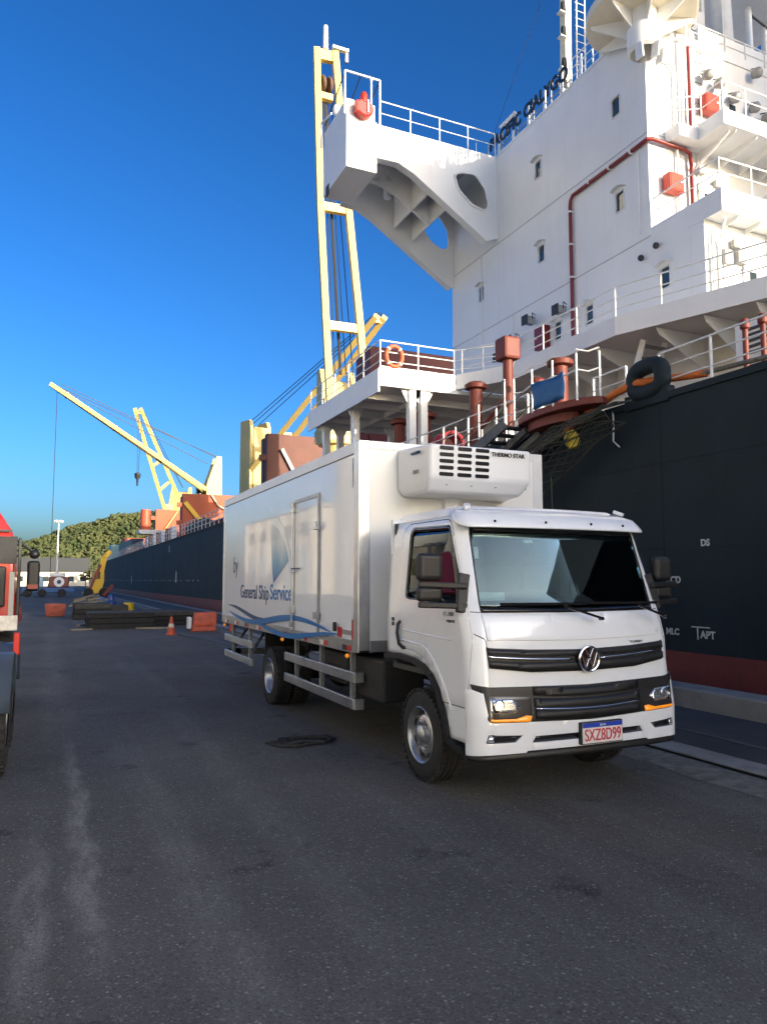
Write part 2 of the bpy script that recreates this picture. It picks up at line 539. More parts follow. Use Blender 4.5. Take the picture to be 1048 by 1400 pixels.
# wooded hill behind the port
def hill_h(x, y):
    h = 0
    for cx_, cy_, a, sx, sy in ((110, 820, 62, 95, 150), (20, 800, 20, 60, 120), (-40, 810, 22, 70, 120), (230, 850, 55, 110, 160)):
        h += a * math.exp(-((x - cx_) / sx) ** 2 - ((y - cy_) / sy) ** 2)
    h += 2.0 * math.sin(x * .05 + y * .03) + 1.4 * math.sin(x * .11 - y * .07)
    return max(-1, h - 6)
hm = MB()
hx = [-320 + i * 12 for i in range(80)]; hy = [560 + j * 14 for j in range(30)]
n = len(hx)
hm.add([(x, y, hill_h(x, y)) for y in hy for x in hx], [(j * n + i, j * n + i + 1, (j + 1) * n + i + 1, (j + 1) * n + i) for j in range(len(hy) - 1) for i in range(n - 1)])
m_hill = M('hill_soil', (.07, .075, .03), .95, var=.5, vs=.05)
tag(hm.build('hill', m_hill, smooth=True), kind='structure')
def foliage(name, a, bcol, sc):
    m = bpy.data.materials.new(name); m.use_nodes = True
    nt = m.node_tree; N, Lk = nt.nodes, nt.links
    b = N['Principled BSDF']; b.inputs['Roughness'].default_value = .8; b.inputs['Specular IOR Level'].default_value = .2
    tc = N.new('ShaderNodeTexCoord')
    n1 = N.new('ShaderNodeTexNoise'); n1.inputs['Scale'].default_value = sc; n1.inputs['Detail'].default_value = 8; n1.inputs['Roughness'].default_value = .75
    Lk.new(tc.outputs['Object'], n1.inputs['Vector'])
    r = N.new('ShaderNodeMapRange'); r.inputs[1].default_value = .36; r.inputs[2].default_value = .64
    Lk.new(n1.outputs[0], r.inputs[0])
    x = N.new('ShaderNodeMix'); x.data_type = 'RGBA'
    x.inputs['A'].default_value = (*a, 1); x.inputs['B'].default_value = (*bcol, 1)
    Lk.new(r.outputs[0], x.inputs['Factor']); Lk.new(x.outputs['Result'], b.inputs['Base Color'])
    return m
m_wood = foliage('hill_foliage', (.042, .062, .024), (.10, .106, .04), .03)
wm = MB()
PHI = (1 + 5 ** .5) / 2
ico = [V3(p).normalized() for p in [(-1, PHI, 0), (1, PHI, 0), (-1, -PHI, 0), (1, -PHI, 0), (0, -1, PHI), (0, 1, PHI), (0, -1, -PHI), (0, 1, -PHI), (PHI, 0, -1), (PHI, 0, 1), (-PHI, 0, -1), (-PHI, 0, 1)]]
icf = [(0, 11, 5), (0, 5, 1), (0, 1, 7), (0, 7, 10), (0, 10, 11), (1, 5, 9), (5, 11, 4), (11, 10, 2), (10, 7, 6), (7, 1, 8), (3, 9, 4), (3, 4, 2), (3, 2, 6), (3, 6, 8), (3, 8, 9), (4, 9, 5), (2, 4, 11), (6, 2, 10), (8, 6, 7), (9, 8, 1)]
cnt = 0
while cnt < 15000:
    x = random.uniform(-90, 260); y = random.uniform(610, 860)
    h = hill_h(x, y)
    if h < 2: continue
    if h < 12 and random.random() < .5: continue
    r0 = random.choice((.8, 1.0, 1.3, 1.7, 2.2)) * random.uniform(.8, 1.2)
    for q in range(2):
        r = r0 * random.uniform(.55, 1.0)
        ox, oy, oz = random.uniform(-1, 1) * r0 * .8, random.uniform(-1, 1) * r0 * .8, random.uniform(-.2, 1.1) * r0
        wm.add([(x + ox + p.x * r * random.uniform(.65, 1.3), y + oy + p.y * r * random.uniform(.65, 1.3), h + r0 * .8 + oz + p.z * r * random.uniform(.55, 1.15)) for p in ico], icf)
    cnt += 1
wo = wm.build('hill_wood', m_wood)
tag(wo, 'dense green wood covering the hill behind the port', 'wood', kind='stuff')
# ------------------------------------------------------------------ the ship
m_hull = M('hull_dark_blue', (.013, .024, .032), .70, var=.35, vs=.6, dirt=.2, ds=.5, dcol=(.030, .030, .032), streak=.4, bump=.06, bs=.7, spec=.25, rust=.6, scuff=.9)
m_boot = M('boot_topping_red', (.19, .028, .024), .6, var=.35, vs=1.2, dirt=.6, ds=.9, dcol=(.045, .02, .02), streak=.4)
m_sup = M('superstructure_white', (.76, .765, .76), .42, var=.05, vs=.8, dirt=.10, ds=.7, dcol=(.5, .45, .38), streak=.14, bump=.08, bs=.8, rust=.2)
m_supr = M('rail_white', (.78, .78, .76), .4, var=.08, vs=4)
m_deck = M('deck_red', (.16, .045, .03), .75, var=.3, vs=1.5)
m_oxide = M('oxide_red', (.17, .030, .018), .6, var=.2, vs=1.5, dirt=.3, ds=1.1, dcol=(.06, .02, .014), streak=.3)
m_orange = M('hatch_orange', (.42, .085, .028), .6, var=.15, vs=.4, dirt=.2, ds=.6, dcol=(.25, .07, .03), streak=.25)
m_yel = M('crane_cream_yellow', (.72, .545, .19), .5, rust=.25, var=.08, vs=.5, dirt=.12, ds=.6, dcol=(.35, .24, .10), streak=.15)
m_pane = M('ship_window_pane', (.03, .045, .05), .06, coat=.6)
m_frame = M('window_frame', (.68, .69, .69), .4)
m_pipe = M('fire_main_red', (.20, .012, .012), .4, var=.2, vs=3)
m_fire = M('fire_box_red', (.50, .032, .010), .4, var=.12, vs=4)
m_wire = M('steel_wire', (.05, .05, .055), .6, .4)
m_dk = M('dark_fitting', (.03, .03, .033), .6, var=.3, vs=5)
m_grey = M('grey_fitting', (.32, .32, .31), .5, .2, var=.25, vs=5)
m_lbuoy = M('lifebuoy_orange', (.62, .10, .025), .5, var=.15, vs=8)
m_mast = M('mast_white', (.74, .72, .66), .45, var=.1, vs=3)
m_mark = M('hull_marking_white', (.62, .63, .63), .6, var=.35, vs=9)

ship = thing('cargo_ship', 'dark blue hulled cargo ship with red waterline and white superstructure moored along the quay', 'ship', (24, 90, -2.2))
CX, HB = 24., 14.
def half(y, z):
    b = HB
    if y > 176: b *= max(0., 1 - ((y - 176) / (34. + z * .6)) ** 2.2)
    if y < -10: b *= 1 - .25 * ((-10 - y) / 22.) ** 2
    return b
def deckz(y): return 5.16 + .30 * min(1, max(0, (y - 26) / 14.)) + (1.6 * min(1, max(0, (y - 184) / 5.)))
st = [-32, -26, -20, -14, -10, 0, 10, 14, 18, 22, 26, 30, 35, 40, 60, 80, 100, 120, 140, 160, 172, 178, 182, 184, 186, 189, 192, 196, 200, 204, 207, 209.9]
def strake(zs):
    mb = MB()
    for sgn in (-1, 1):
        rows = [[(CX + sgn * half(y, f(y)), y, f(y)) for y in st] for f in zs]
        vs = [p for r in rows for p in r]; n = len(st)
        mb.add(vs, [(j * n + i, j * n + i + 1, (j + 1) * n + i + 1, (j + 1) * n + i) for j in range(len(rows) - 1) for i in range(n - 1)])
    y = st[0]
    mb.add([(CX - half(y, 0), y, zs[0](y)), (CX + half(y, 0), y, zs[0](y)), (CX + half(y, 0), y, zs[-1](y)), (CX - half(y, 0), y, zs[-1](y))], [(0, 1, 2, 3)])
    return mb
hull = strake([lambda y: .57 - .12 * min(1, max(0, (y - 20) / 60)), lambda y: 1.5, lambda y: 3, lambda y: deckz(y)]).build('hull', m_hull, ship, smooth=True)
strake([lambda y: -4., lambda y: -1.5, lambda y: .57 - .12 * min(1, max(0, (y - 20) / 60))]).build('boot_topping', m_boot, hull, smooth=True)
dk = MB(); n = len(st)
dv = [(CX + s * (half(y, 5) - .02), y, deckz(y) - .03) for y in st for s in (-1, 1)]
dk.add(dv, [(2 * i, 2 * i + 1, 2 * i + 3, 2 * i + 2) for i in range(n - 1)])
dk.build('main_deck', m_deck, ship)
# sheer strake lip, welded plate seams as raised beads
lip = MB()
for a, b in zip(st, st[1:]):
    if b <= 190: lip.beam((CX - half(a, 5) - .02, a, deckz(a) - .05), (CX - half(b, 5) - .02, b, deckz(b) - .05), .05, .12)
lip.build('gunwale_bar', m_hull, hull)
seam = MB()
for y in range(-26, 172, 9): seam.box(9.992, 10.004, y, y + .03, .62, 5.0)
for z in (2.35, 3.9): seam.box(9.992, 10.004, -28, 172, z, z + .025)
seam.build('plate_seam', m_hull, hull)
# marks on the hull side
SP = (0, -1, 0); UP = (0, 0, 1)
for body, y, z, s in (('DS', 9.08, 2.42, .155), ('RCD', 9.80, 1.80, .16), ('APT', 9.10, .885, .17), ('MLC', 9.86, .90, .15)):
    text(body, s, (9.985, y, z), SP, UP, m_mark, hull, 'hull_lettering', bold=.006)
B(9.98, 9.995, 9.06, 9.44, 1.0, 1.02).build('load_line', m_mark, hull)
B(9.98, 9.995, 9.30, 9.32, .80, 1.0).build('load_line', m_mark, hull)
for y, z in ((65.7, 2.08), (103.5, 1.9)):
    B(9.975, 9.995, y - .22, y + .22, z - .5, z + .45).build('frame_mark', m_mark, hull)
text('02', .8, (9.98, 70, 4.6), SP, UP, m_mark, hull, 'hull_lettering')
dr = MB()
for i in range(60):
    y = 55 + i * 1.9 + random.uniform(-.5, .5)
    dr.box(9.985, 9.998, y, y + random.uniform(.1, .35), 1.72, 1.80)
tag(dr.build('draught_marks', m_mark, hull), kind='stuff')

# ---- railings
def railing(name, pts, h=1.0, bars=(1., .66, .34), step=1.5, r=.022, parent=None, mat=None, pr=.026, posts=True):
    pts = [V3(p) for p in pts]
    mb = MB()
    for b in bars:
        q = [p + V3((0, 0, h * b)) for p in pts]
        mb.tube(q, r if b == bars[0] else r * .75, 6)
    o = mb.build(name, mat or m_supr, parent or ship, smooth=True)
    if posts:
        for a, b in zip(pts, pts[1:]):
            L = (b - a).length; k = max(1, round(L / step))
            for i in range(k):
                p = a + (b - a) * (i / k)
                MB().cyl(p + V3((0, 0, -.03)), p + V3((0, 0, h)), pr, pr, 6).build('post', mat or m_supr, o, smooth=True)
        p = pts[-1]
        MB().cyl(p + V3((0, 0, -.03)), p + V3((0, 0, h)), pr, pr, 6).build('post', mat or m_supr, o, smooth=True)
    return o
railing('deck_railing', [(10.12, 4.2, 5.16), (10.12, 10.1, 5.16)], .80, step=1.22, r=.02)
railing('deck_railing', [(10.12, 10.95, 5.16), (10.12, 11.9, 5.16)], .80, step=1.0, r=.02)
# far deck edge rail, small in the picture
fr = MB()
yy = 31.
while yy < 172:
    fr.box(10.1, 10.14, yy, yy + .05, deckz(yy) - .03, deckz(yy) + 1.05); yy += 1.5
for z in (1.05, .7, .35):
    fr.beam((10.12, 31, 5.2 + z), (10.12, 40, 5.46 + z), .035, .035); fr.beam((10.12, 40, 5.46 + z), (10.12, 172, 5.46 + z), .035, .035)
tag(fr.build('forward_railing', m_supr, ship), kind='stuff')

# ---- superstructure tower
T = 16.5
TS = side_plane(T)
wins = [(22.23, 17.48), (17.95, 17.40), (17.89, 14.10), (22.11, 14.08), (26.38, 14.06), (16.08, 10.84), (19.49, 10.83), (21.21, 10.81)]
def wpoly(y, z, w=.19, h=.33): return rnd(rect(-y - w, -y + w, z - h, z + h), .07, 3)
outer = [(-28.9, 5.16), (-14.6, 5.16), (-14.6, 11.95), (-16.58, 11.97), (-16.6, 12.0), (-16.6, 19.55), (-28.9, 19.55)]
tower = panel('superstructure', m_sup, ship, TS, outer, [wpoly(*w) for w in wins], thick=.10, dt=.8, dz=1.5, smooth=False)
for y, z in wins:
    fw = panel('window', m_frame, ship, TS, rnd(rect(-y - .225, -y + .225, z - .365, z + .365), .09, 3), [wpoly(y, z, .175, .315)], off=.025, thick=.09, dt=.2, dz=.3)
    B(T + .055, T + .07, y - .2, y + .2, z - .34, z + .34).build('pane', m_pane, fw)
    if not (y > 17.9 and y < 18 and z > 17):
        pts = [(T - .09, y + .30 - .1 * i, z + .40 + .10 * math.sin(PI * i / 6)) for i in range(7)]
        eb = MB()
        for a, b in zip(pts, pts[1:]): eb.beam(a, b, .15, .025)
        eb.build('rain_gutter', m_frame, fw)
# the rest of the block
blk = MB()
blk.box(T + .1, 31.5, 16.6, 28.9, 11.96, 19.5)
blk.box(T + .1, 31.5, 14.6, 28.9, 5.1, 11.96)
blk.build('superstructure_core', m_sup, ship)
# deck seams as weld beads
sm = MB()
for z in (15.72, 12.35): sm.box(T - .012, T + .01, 16.6 if z > 12.3 else 14.7, 28.9, z, z + .035)
sm.box(T - .012, T + .01, 16.62, 28.9, 9.25, 9.28)
sm.box(16.52, 30, 16.588, 16.61, 15.72, 15.75)
sm.build('weld_seam', M('seam_grey', (.42, .42, .41), .6), tower)
ed = MB()
ed.box(T - .03, T + .10, 16.57, 25.0, 19.50, 19.60); ed.box(T - .03, 30, 16.55, 16.65, 19.15, 19.22)
ed.build('roof_edge_bar', m_sup, tower)
# bridge deck on top aft: set-back wall, and wheelhouse behind
up = MB()
up.box(18.6, 31.5, 19.5, 28.5, 19.45, 19.95)
up.build('wheelhouse', m_sup, ship)
# monkey island slab on pillars, aft
sl = MB()
ring = rnd([(22.2, 18.6), (26.3, 18.6), (26.9, 20.6), (26.3, 23), (22.2, 23)], .6, 4)
sl.extrude([(x, y, 24.55) for x, y in ring], (0, 0, .5))
slab = sl.build('upper_platform', m_mast, ship)
for x, y in ((24.6, 19.2), (26.0, 19.6), (22.8, 20.5), (24.8, 22.5)):
    MB().cyl((x, y, 21.5), (x, y, 24.6), .13, .13, 12).build('pillar', m_supr, slab, smooth=True)
MB().beam((24.5, 19.2, 24.4), (25.7, 18.9, 23.6), .06, .06).build('brace', m_dk, slab)
railing('platform_railing', [(22.3, 18.7, 25.05), (26.2, 18.7, 25.05), (26.7, 20.6, 25.05)], .95, step=.9)
# vertical trunk mast between
tm = MB()
for x in (20.6, 21.0, 21.35): tm.cyl((x, 18.6, 19.3), (x, 18.6, 27), .10, .10, 8)
tm.box(20.3, 21.0, 18.2, 18.5, 21.6, 22.4)
tm.cyl((22.0, 18.3, 20.6), (22.0, 18.3, 23.4), .42, .36, 14)
tm.build('cable_trunk', m_mast, ship, smooth=True)
railing('roof_railing', [(16.62, 16.7, 19.2), (20.2, 16.7, 19.2), (26, 16.7, 19.2)], 1.0, step=1.0)
bw = MB(); bw.box(19.0, 30, 16.72, 16.8, 19.2, 20.15); bw.build('bridge_bulwark', m_sup, ship)

# round corner platform with hub and gussets
DC = V3((16.55, 16.75, 19.5))
dp = MB()
dp.lathe([(.001, -.02), (1.62, .02), (1.70, .06), (1.70, .34), (1.64, .34), (1.64, .1), (.001, .1)], DC, (0, 0, 1), 48)
disc = dp.build('corner_platform', M('underside_bounce_cream', (.74, .68, .54), .5, var=.1, vs=2, streak=.1), ship, smooth=True)  # warm bounce light of the underside is put into this cream
hb = MB()
hb.lathe([(.42, -1.35), (.52, -1.28), (.52, -.62), (.46, -.58), (.40, -.55), (.40, 0)], DC - V3((.25, .35, 0)), (0, 0, 1), 28)
hb.build('hub', m_sup, disc, smooth=True)
for a in range(8):
    t = 2 * PI * a / 8 + .25
    d = V3((math.cos(t), math.sin(t), 0)); s_ = V3((-math.sin(t), math.cos(t), 0)) * .02
    c0 = DC - V3((.1, .15, 0))
    p = [c0 + d * .4 + V3((0, 0, -.7)), DC + d * 1.55 + V3((0, 0, -.12)), DC + d * 1.58 + V3((0, 0, .0)), c0 + d * .4 + V3((0, 0, .0))]
    MB().extrude([q - s_ for q in p], s_ * 2).build('gusset', m_sup, disc)
for t in (3.6, 4.7, 5.6):
    d = V3((math.cos(t), math.sin(t), 0)); c0 = DC - V3((.25, .35, 0))
    MB().beam(c0 + d * .5 + V3((0, 0, -1.3)), c0 + d * .42 + V3((0, 0, -1.75)), .3, .06).build('hub_claw', m_sup, disc)
MB().tube([(18.0, 16.25, 21.2), (17.95, 16.3, 19.3), (17.9, 16.4, 18.6), (17.85, 16.5, 16.0)], .06, 8).build('drain_pipe', m_supr, ship, smooth=True)
MB().tube([(16.9, 16.5, 18.3), (17.4, 16.5, 18.25), (17.62, 16.5, 18.0), (17.62, 16.5, 13.0)], .045, 8).build('drain_pipe', m_supr, ship, smooth=True)

for y, z0, z1 in ((26.3, 9.2, 15.7), (24.0, 9.2, 12.3), (17.0, 12.6, 15.3)):
    MB().tube([(T - .05, y, z0), (T - .05, y, z1)], .022, 6).build('conduit', m_supr, ship, smooth=True)
# fire main
rp = MB()
rp.tube([(T - .10, 20.28, 10.3), (T - .10, 20.28, 15.05), (T - .10, 20.24, 15.25), (T - .10, 20.12, 15.38), (T - .10, 16.75, 15.42), (T - .09, 16.55, 15.44), (T + .05, 16.46, 15.44), (17.9, 16.46, 15.42), (18.12, 16.46, 15.35), (18.15, 16.46, 15.1), (18.15, 16.46, 12.6)], .065, 10)
fm = rp.build('fire_main', m_pipe, ship, smooth=True)
MB().tube([(18.2, 16.46, 16.0), (18.2, 16.46, 19.0)], .055, 10).build('riser', m_pipe, fm, smooth=True)
for z in (11.2, 12.4, 13.6, 14.8): B(T - .18, T, 20.21, 20.35, z, z + .06).build('pipe_clip', m_supr, fm)
for y in (19.2, 18.2, 17.2): B(T - .18, T, y, y + .06, 15.34, 15.5).build('pipe_clip', m_supr, fm)
# fire boxes, lamps
def firebox(x, y, z, w=.5, h=.55, d=.3, face='y'):
    if face == 'y':
        o = B(x - w / 2, x + w / 2, y - d, y, z - h / 2, z + h / 2).build('fire_hose_box', m_fire, ship, bevel=.02)
        B(x - w * .42, x + w * .42, y - d - .012, y - d + .01, z - h * .42, z + h * .42).build('door', m_fire, o, bevel=.008)
        B(x + w * .2, x + w * .32, y - d - .05, y - d, z - .03, z + .03).build('latch', m_supr, o)
    else:
        o = B(x - d, x, y - w / 2, y + w / 2, z - h / 2, z + h / 2).build('fire_hose_box', m_pipe, ship, bevel=.02)
        B(x - d - .012, x - d + .01, y - w * .42, y + w * .42, z - h * .42, z + h * .42).build('door', m_pipe, o, bevel=.008)
        B(x - d - .05, x - d, y + w * .2, y + w * .3, z - .03, z + .03).build('latch', m_supr, o)
firebox(17.3, 16.55, 14.12, .6, .56)
firebox(19.0, 16.55, 17.2, .6, .6)
firebox(T, 22.0, 10.75, .62, .85, .28, 'x')
def flood(p, yaw=0., s=1.):
    x, y, z = p
    o = B(x - .16 * s, x + .16 * s, y - .12 * s, y + .12 * s, z - .12 * s, z + .12 * s).build('floodlight', m_grey, ship, bevel=.02)
    B(x - .19 * s, x - .16 * s, y - .15 * s, y + .15 * s, z - .15 * s, z + .15 * s).build('lens_frame', m_dk, o)
    MB().tube([(x, y - .17 * s, z), (x, y - .17 * s, z + .2 * s), (x + .25 * s, y, z + .22 * s)], .018, 6).build('bracket', m_dk, o)
    return o
for p in ((16.15, 23.6, 11.1), (16.15, 22.5, 11.55), (16.1, 20.6, 11.3), (16.2, 24.6, 10.7)): flood(p, s=1.2)
for x, z in ((18.9, 18.15), (19.4, 18.0), (20.1, 17.7), (21.0, 17.6), (21.6, 17.4), (21.2, 18.9)):
    o = MB().lathe([(.001, -.16), (.16, -.14), (.18, .05), (.10, .16), (.001, .18)], (x, 16.3, z), (-.3, -1, -.5), 12).build('floodlight', m_grey, ship, smooth=True)
    MB().tube([(x + .2, 16.3, z), (x + .22, 16.35, z + .3), (x, 16.58, z + .3)], .02, 6).build('bracket', m_dk, o, smooth=True)
for p in ((T - .15, 16.9, 11.75), (T - .12, 16.3, 11.9)):
    MB().sphere(p, .10, 10).build('deck_lamp', m_dk, ship, smooth=True)

# ---- balconies on the aft side
def balcony(name, x0, x1, y0, y1, z0, z1, fh):
    mb = MB()
    mb.box(x0 + .05, x1, y0 + .05, y1, z0, z0 + .12)
    o = mb.build(name, m_sup, ship)
    B(x0, x0 + .05, y0, y1, z0 - .02, z1).build('fascia', m_sup, o)
    B(x0 + .05, x1, y0, y0 + .05, z0 - .02, z1).build('fascia', m_sup, o)
    return o
b1 = balcony('lower_balcony', T, 22.5, 13.97, 16.6, 11.98, 12.62, .6)
railing('balcony_railing', [(T + .04, 16.5, 12.6), (T + .04, 14.05, 12.6), (19.0, 14.0, 12.6), (22, 14.0, 12.6)], .92, (1., .55), 1.1, .025)
B(18.55, 20.6, 13.75, 13.97, 12.1, 12.45).build('name_bar', m_sup, b1)
b2 = balcony('upper_balcony', 18.0, 24, 15.04, 16.6, 15.54, 16.0, .5)
B(17.2, 18.0, 16.0, 16.6, 15.5, 15.9).build('side_step', m_sup, b2)
railing('balcony_railing', [(17.3, 16.3, 15.95), (18.05, 15.9, 15.98), (18.05, 15.1, 15.98), (20, 15.08, 15.98), (23, 15.08, 15.98)], .95, (1., .55), 1.0, .025)
MB().tube([(16.75, 14.1, 11.85), (16.95, 14.4, 11.6), (17.0, 14.55, 11.2), (17.0, 14.55, 9.2)], .05, 8).build('support_pipe', m_supr, b1, smooth=True)
MB().tube([(18.4, 15.2, 15.45), (18.3, 15.8, 15.1), (18.3, 16.45, 14.9)], .05, 8).build('support_pipe', m_supr, b2, smooth=True)
B(17.15, 17.45, 14.48, 14.6, 10.75, 11.2).build('speaker_box', m_grey, ship, bevel=.02)
B(17.65, 18.0, 14.45, 14.6, 10.85, 11.25).build('lamp_box', m_grey, ship, bevel=.02)
MB().tube([(16.68, 14.5, 11.5), (16.68, 14.5, 9.1)], .04, 8).build('drain_pipe', m_supr, ship, smooth=True)
# ladder rungs beside the riser
for i in range(8): MB().tube([(18.45, 16.55, 16.4 + i * .36), (18.45, 16.42, 16.4 + i * .36), (18.75, 16.42, 16.4 + i * .36), (18.75, 16.55, 16.4 + i * .36)], .014, 5).build('wall_rung', m_dk, ship)

# ---- name board on the bridge edge
nb = MB()
for i in range(6): nb.box(T + .05, T + .09, 20.3 + i * 1.1, 20.34 + i * 1.1, 19.5, 20.5)
nb.beam((T + .07, 20.2, 19.88), (T + .07, 26.0, 19.88), .03, .04)
board = nb.build('name_board_frame', m_grey, ship)
text('PACIFIC CIALYGO', .72, (T + .03, 23.0, 20.28), SP, UP, m_ink, board, 'name_lettering', width=5.2, ext=.02, bold=.026)
for i in range(7):
    y = 18.6 + i * 1.05
    o = MB().extrude([(T + .03, y - .02, 19.55), (T + .03, y + .14, 19.55), (T + .03, y + .05, 20.45), (T + .03, y - .02, 20.45)], (.04, 0, 0)).build('bulwark_stay', m_supr, ship)
railing('roof_railing', [(T + .05, 17.9, 19.58), (T + .05, 20.2, 19.58)], 1.0, step=1.1)
# radar mast with ladder
ms = MB()
ms.beam((17.4, 21.6, 19.4), (17.55, 21.6, 28), .34, .3)
mast = ms.build('signal_mast', M('mast_cream', (.78, .70, .48), .5, var=.12, vs=3), ship, bevel=.02)
for dx in (.45, .85):
    MB().tube([(17.4 + dx, 21.5, 19.5), (17.55 + dx, 21.5, 28)], .03, 6).build('ladder_rail', m_mast, mast)
rg = MB()
for i in range(26): rg.tube([(17.86, 21.5, 19.8 + i * .32), (18.3, 21.5, 19.8 + i * .32)], .016, 5)
rg.build('ladder_rungs', m_mast, mast)
for z in (20.4, 21.3, 22.6, 23.6):
    MB().cyl((17.2, 21.4, z), (17.2, 21.4, z + .35), .11, .09, 8).build('signal_lamp', m_dk, mast, smooth=True)
    B(17.05, 17.35, 21.35, 21.6, z - .06, z).build('lamp_shelf', m_mast, mast)
MB().cyl((16.7, 27, 19.5), (16.7, 27, 21.3), .02, .015, 6).build('whip_aerial', m_supr, ship)
hd = MB(); hd.beam((16.6, 24.9, 20.75), (16.9, 24.2, 21.1), .12, .12); hd.cyl((16.7, 24.6, 20.2), (16.7, 24.6, 20.9), .04, .04, 6)
hd.build('horn', m_supr, ship)
B(16.2, 16.7, 25.95, 26.5, 19.55, 19.85).build('winch_cover', M('dark_green', (.02, .06, .05), .6), ship, bevel=.05)
MB().extrude([(18.0, 19.2, 21.2), (18.3, 19.1, 21.2), (18.15, 19.15, 22.3)], (.02, .04, 0)).build('pennant', m_supr, ship)

# ---- bridge wing
WA, WF = 25.05, 28.7
web_out = [(10.95, 18.16), (11.9, 18.16), (12.6, 17.87), (15.95, 15.74), (16.5, 15.95), (16.5, 19.52), (10.95, 19.52)]
hole1 = rnd([(14.42, 18.25), (14.72, 18.42), (15.42, 18.48), (15.88, 18.0), (16.06, 17.25), (15.85, 17.0), (15.26, 17.12), (14.6, 17.65)], .16, 4)
wing = panel('bridge_wing', m_sup, ship, front_plane(WA), web_out, [hole1], thick=.06, dt=.25, dz=.4, smooth=False)
hr = MB()
pts = [(x, WA - .03, z) for x, z in hole1]
hr.tube(pts, .045, 6, closed=True)
hr.build('hole_rim', m_sup, wing, smooth=True)
fwd_out = [(10.95, 18.1), (11.7, 18.05), (12.4, 17.7), (16.3, 15.15), (16.5, 15.2), (16.5, 19.5), (10.95, 19.5)]
hole2 = rnd([(14.74, 18.32), (15.04, 18.5), (15.74, 18.44), (16.16, 17.87), (16.2, 17.1), (15.92, 16.88), (15.3, 17.17), (14.82, 17.8)], .16, 4)
hole3 = rnd([(11.5, 19.0), (12.7, 18.9), (13.3, 18.4), (13.0, 18.0), (12.4, 17.95), (11.4, 18.3)], .15, 4)
panel('forward_web', m_sup, wing, front_plane(WF), fwd_out, [hole2], thick=.06, dt=.25, dz=.4, smooth=False)
# mid web with cut-outs, closed by the roof plate; bottom flanges
panel('middle_web', m_sup, wing, front_plane(26.9), [(10.95, 18.2), (11.9, 18.18), (12.6, 17.9), (14.2, 16.9), (14.2, 19.5), (10.95, 19.5)], [rnd([(11.25, 19.0), (12.3, 19.0), (12.5, 18.5), (11.9, 18.3), (11.25, 18.4)], .15, 4)], thick=.05, dt=.25, dz=.4, smooth=False)
for yw, pr in ((WA, web_out[:4]), (WF, fwd_out[:4])):
    fl = MB()
    q = [(x, z) for x, z in pr]
    for a, b in zip(q, q[1:]):
        fl.beam((a[0], yw + .14, a[1] - .015), (b[0], yw + .14, b[1] - .015), .36, .035, up=(0, 0, 1))
    fl.build('flange', m_sup, wing)
dp = MB(); dp.box(10.9, 16.5, WA + .02, WF, 19.44, 19.5); dp.build('wing_deck', m_sup, wing)
db = MB()
for i in range(5): db.box(11.6 + i * 1.0, 11.66 + i * 1.0, WA + .1, WF - .1, 19.1, 19.44)
db.box(13.4, 13.46, WA + .1, WF - .05, 17.4, 19.4)
db.box(14.3, 14.36, WA + .1, WF - .05, 17.0, 19.4)
for x in (12.6, 13.1): db.cyl((x, 27.6, 18.1), (x, 27.6, 19.4), .16, .16, 10)
db.build('wing_stiffener', m_sup, wing)
# wing end cab
endcab = B(9.70, 10.97, WA - .05, 27.6, 17.48, 19.55).build('wing_end_cab', m_sup, wing, bevel=.015)
MB().extrude([(9.72, WA, 19.55), (10.9, WA, 19.55), (10.9, WA, 20.25), (9.72, WA, 20.25)], (0, 2.5, 0)).build('cab_coaming', m_sup, wing)
B(9.685, 9.71, 26.9, 27.25, 17.3, 17.75).build('cab_port', m_dk, wing)
railing('wing_railing', [(11.15, WA + .05, 19.55), (16.45, WA + .05, 19.55)], 1.0, (1., .5), 1.35, .025)
wf = MB()
for a, b in (((9.65, WA, 19.6), (9.65, WA, 21.35)), ((11.12, WA, 19.5), (11.12, WA, 21.35)), ((10.75, WA, 20.2), (10.75, WA, 21.35)), ((9.65, WA, 21.35), (11.12, WA, 21.35)), ((9.6, 27.6, 19.6), (9.6, 27.6, 20.7)), ((9.6, 27.6, 20.7), (9.6, 26.4, 20.4))):
    wf.beam(a, b, .06, .06)
wf.build('awning_frame', m_supr, wing)
wb = MB()
for a, b in (((9.65, WA, 21.3), (9.7, 27.4, 20.5)), ((10.3, WA, 21.3), (10.3, 27.4, 20.3)), ((11.1, WA, 21.3), (11.0, 27.3, 20.3))): wb.beam(a, b, .035, .035)
wb.build('awning_brace', m_dk, wing)
MB().sphere((9.9, 26.6, 20.75), .17, 12, 1.4).build('compass_repeater', m_supr, wing, smooth=True)
lamp = MB(); lamp.lathe([(.001, -.1), (.34, -.1), (.36, 0), (.36, .28), (.30, .34), (.001, .34)], (10.35, WA - .05, 19.82), (0, -1, 0), 20)
sl_ = lamp.build('side_light', M('side_light_red', (.42, .035, .03), .45, var=.2, vs=6), wing, smooth=True)
B(9.98, 10.25, WA - .38, WA - .05, 19.62, 20.05).build('lamp_housing', m_fire, sl_, bevel=.03)
MB().lathe([(.001, 0), (.12, .03), (.15, .3), (.10, .42), (.001, .44)], (10.32, WA - .3, 20.0), (0, 0, 1), 12).build('lamp_cap', m_fire, sl_, smooth=True)
B(10.42, 10.47, WA - .45, WA - .1, 19.6, 20.1).build('guard_bar', m_supr, sl_)

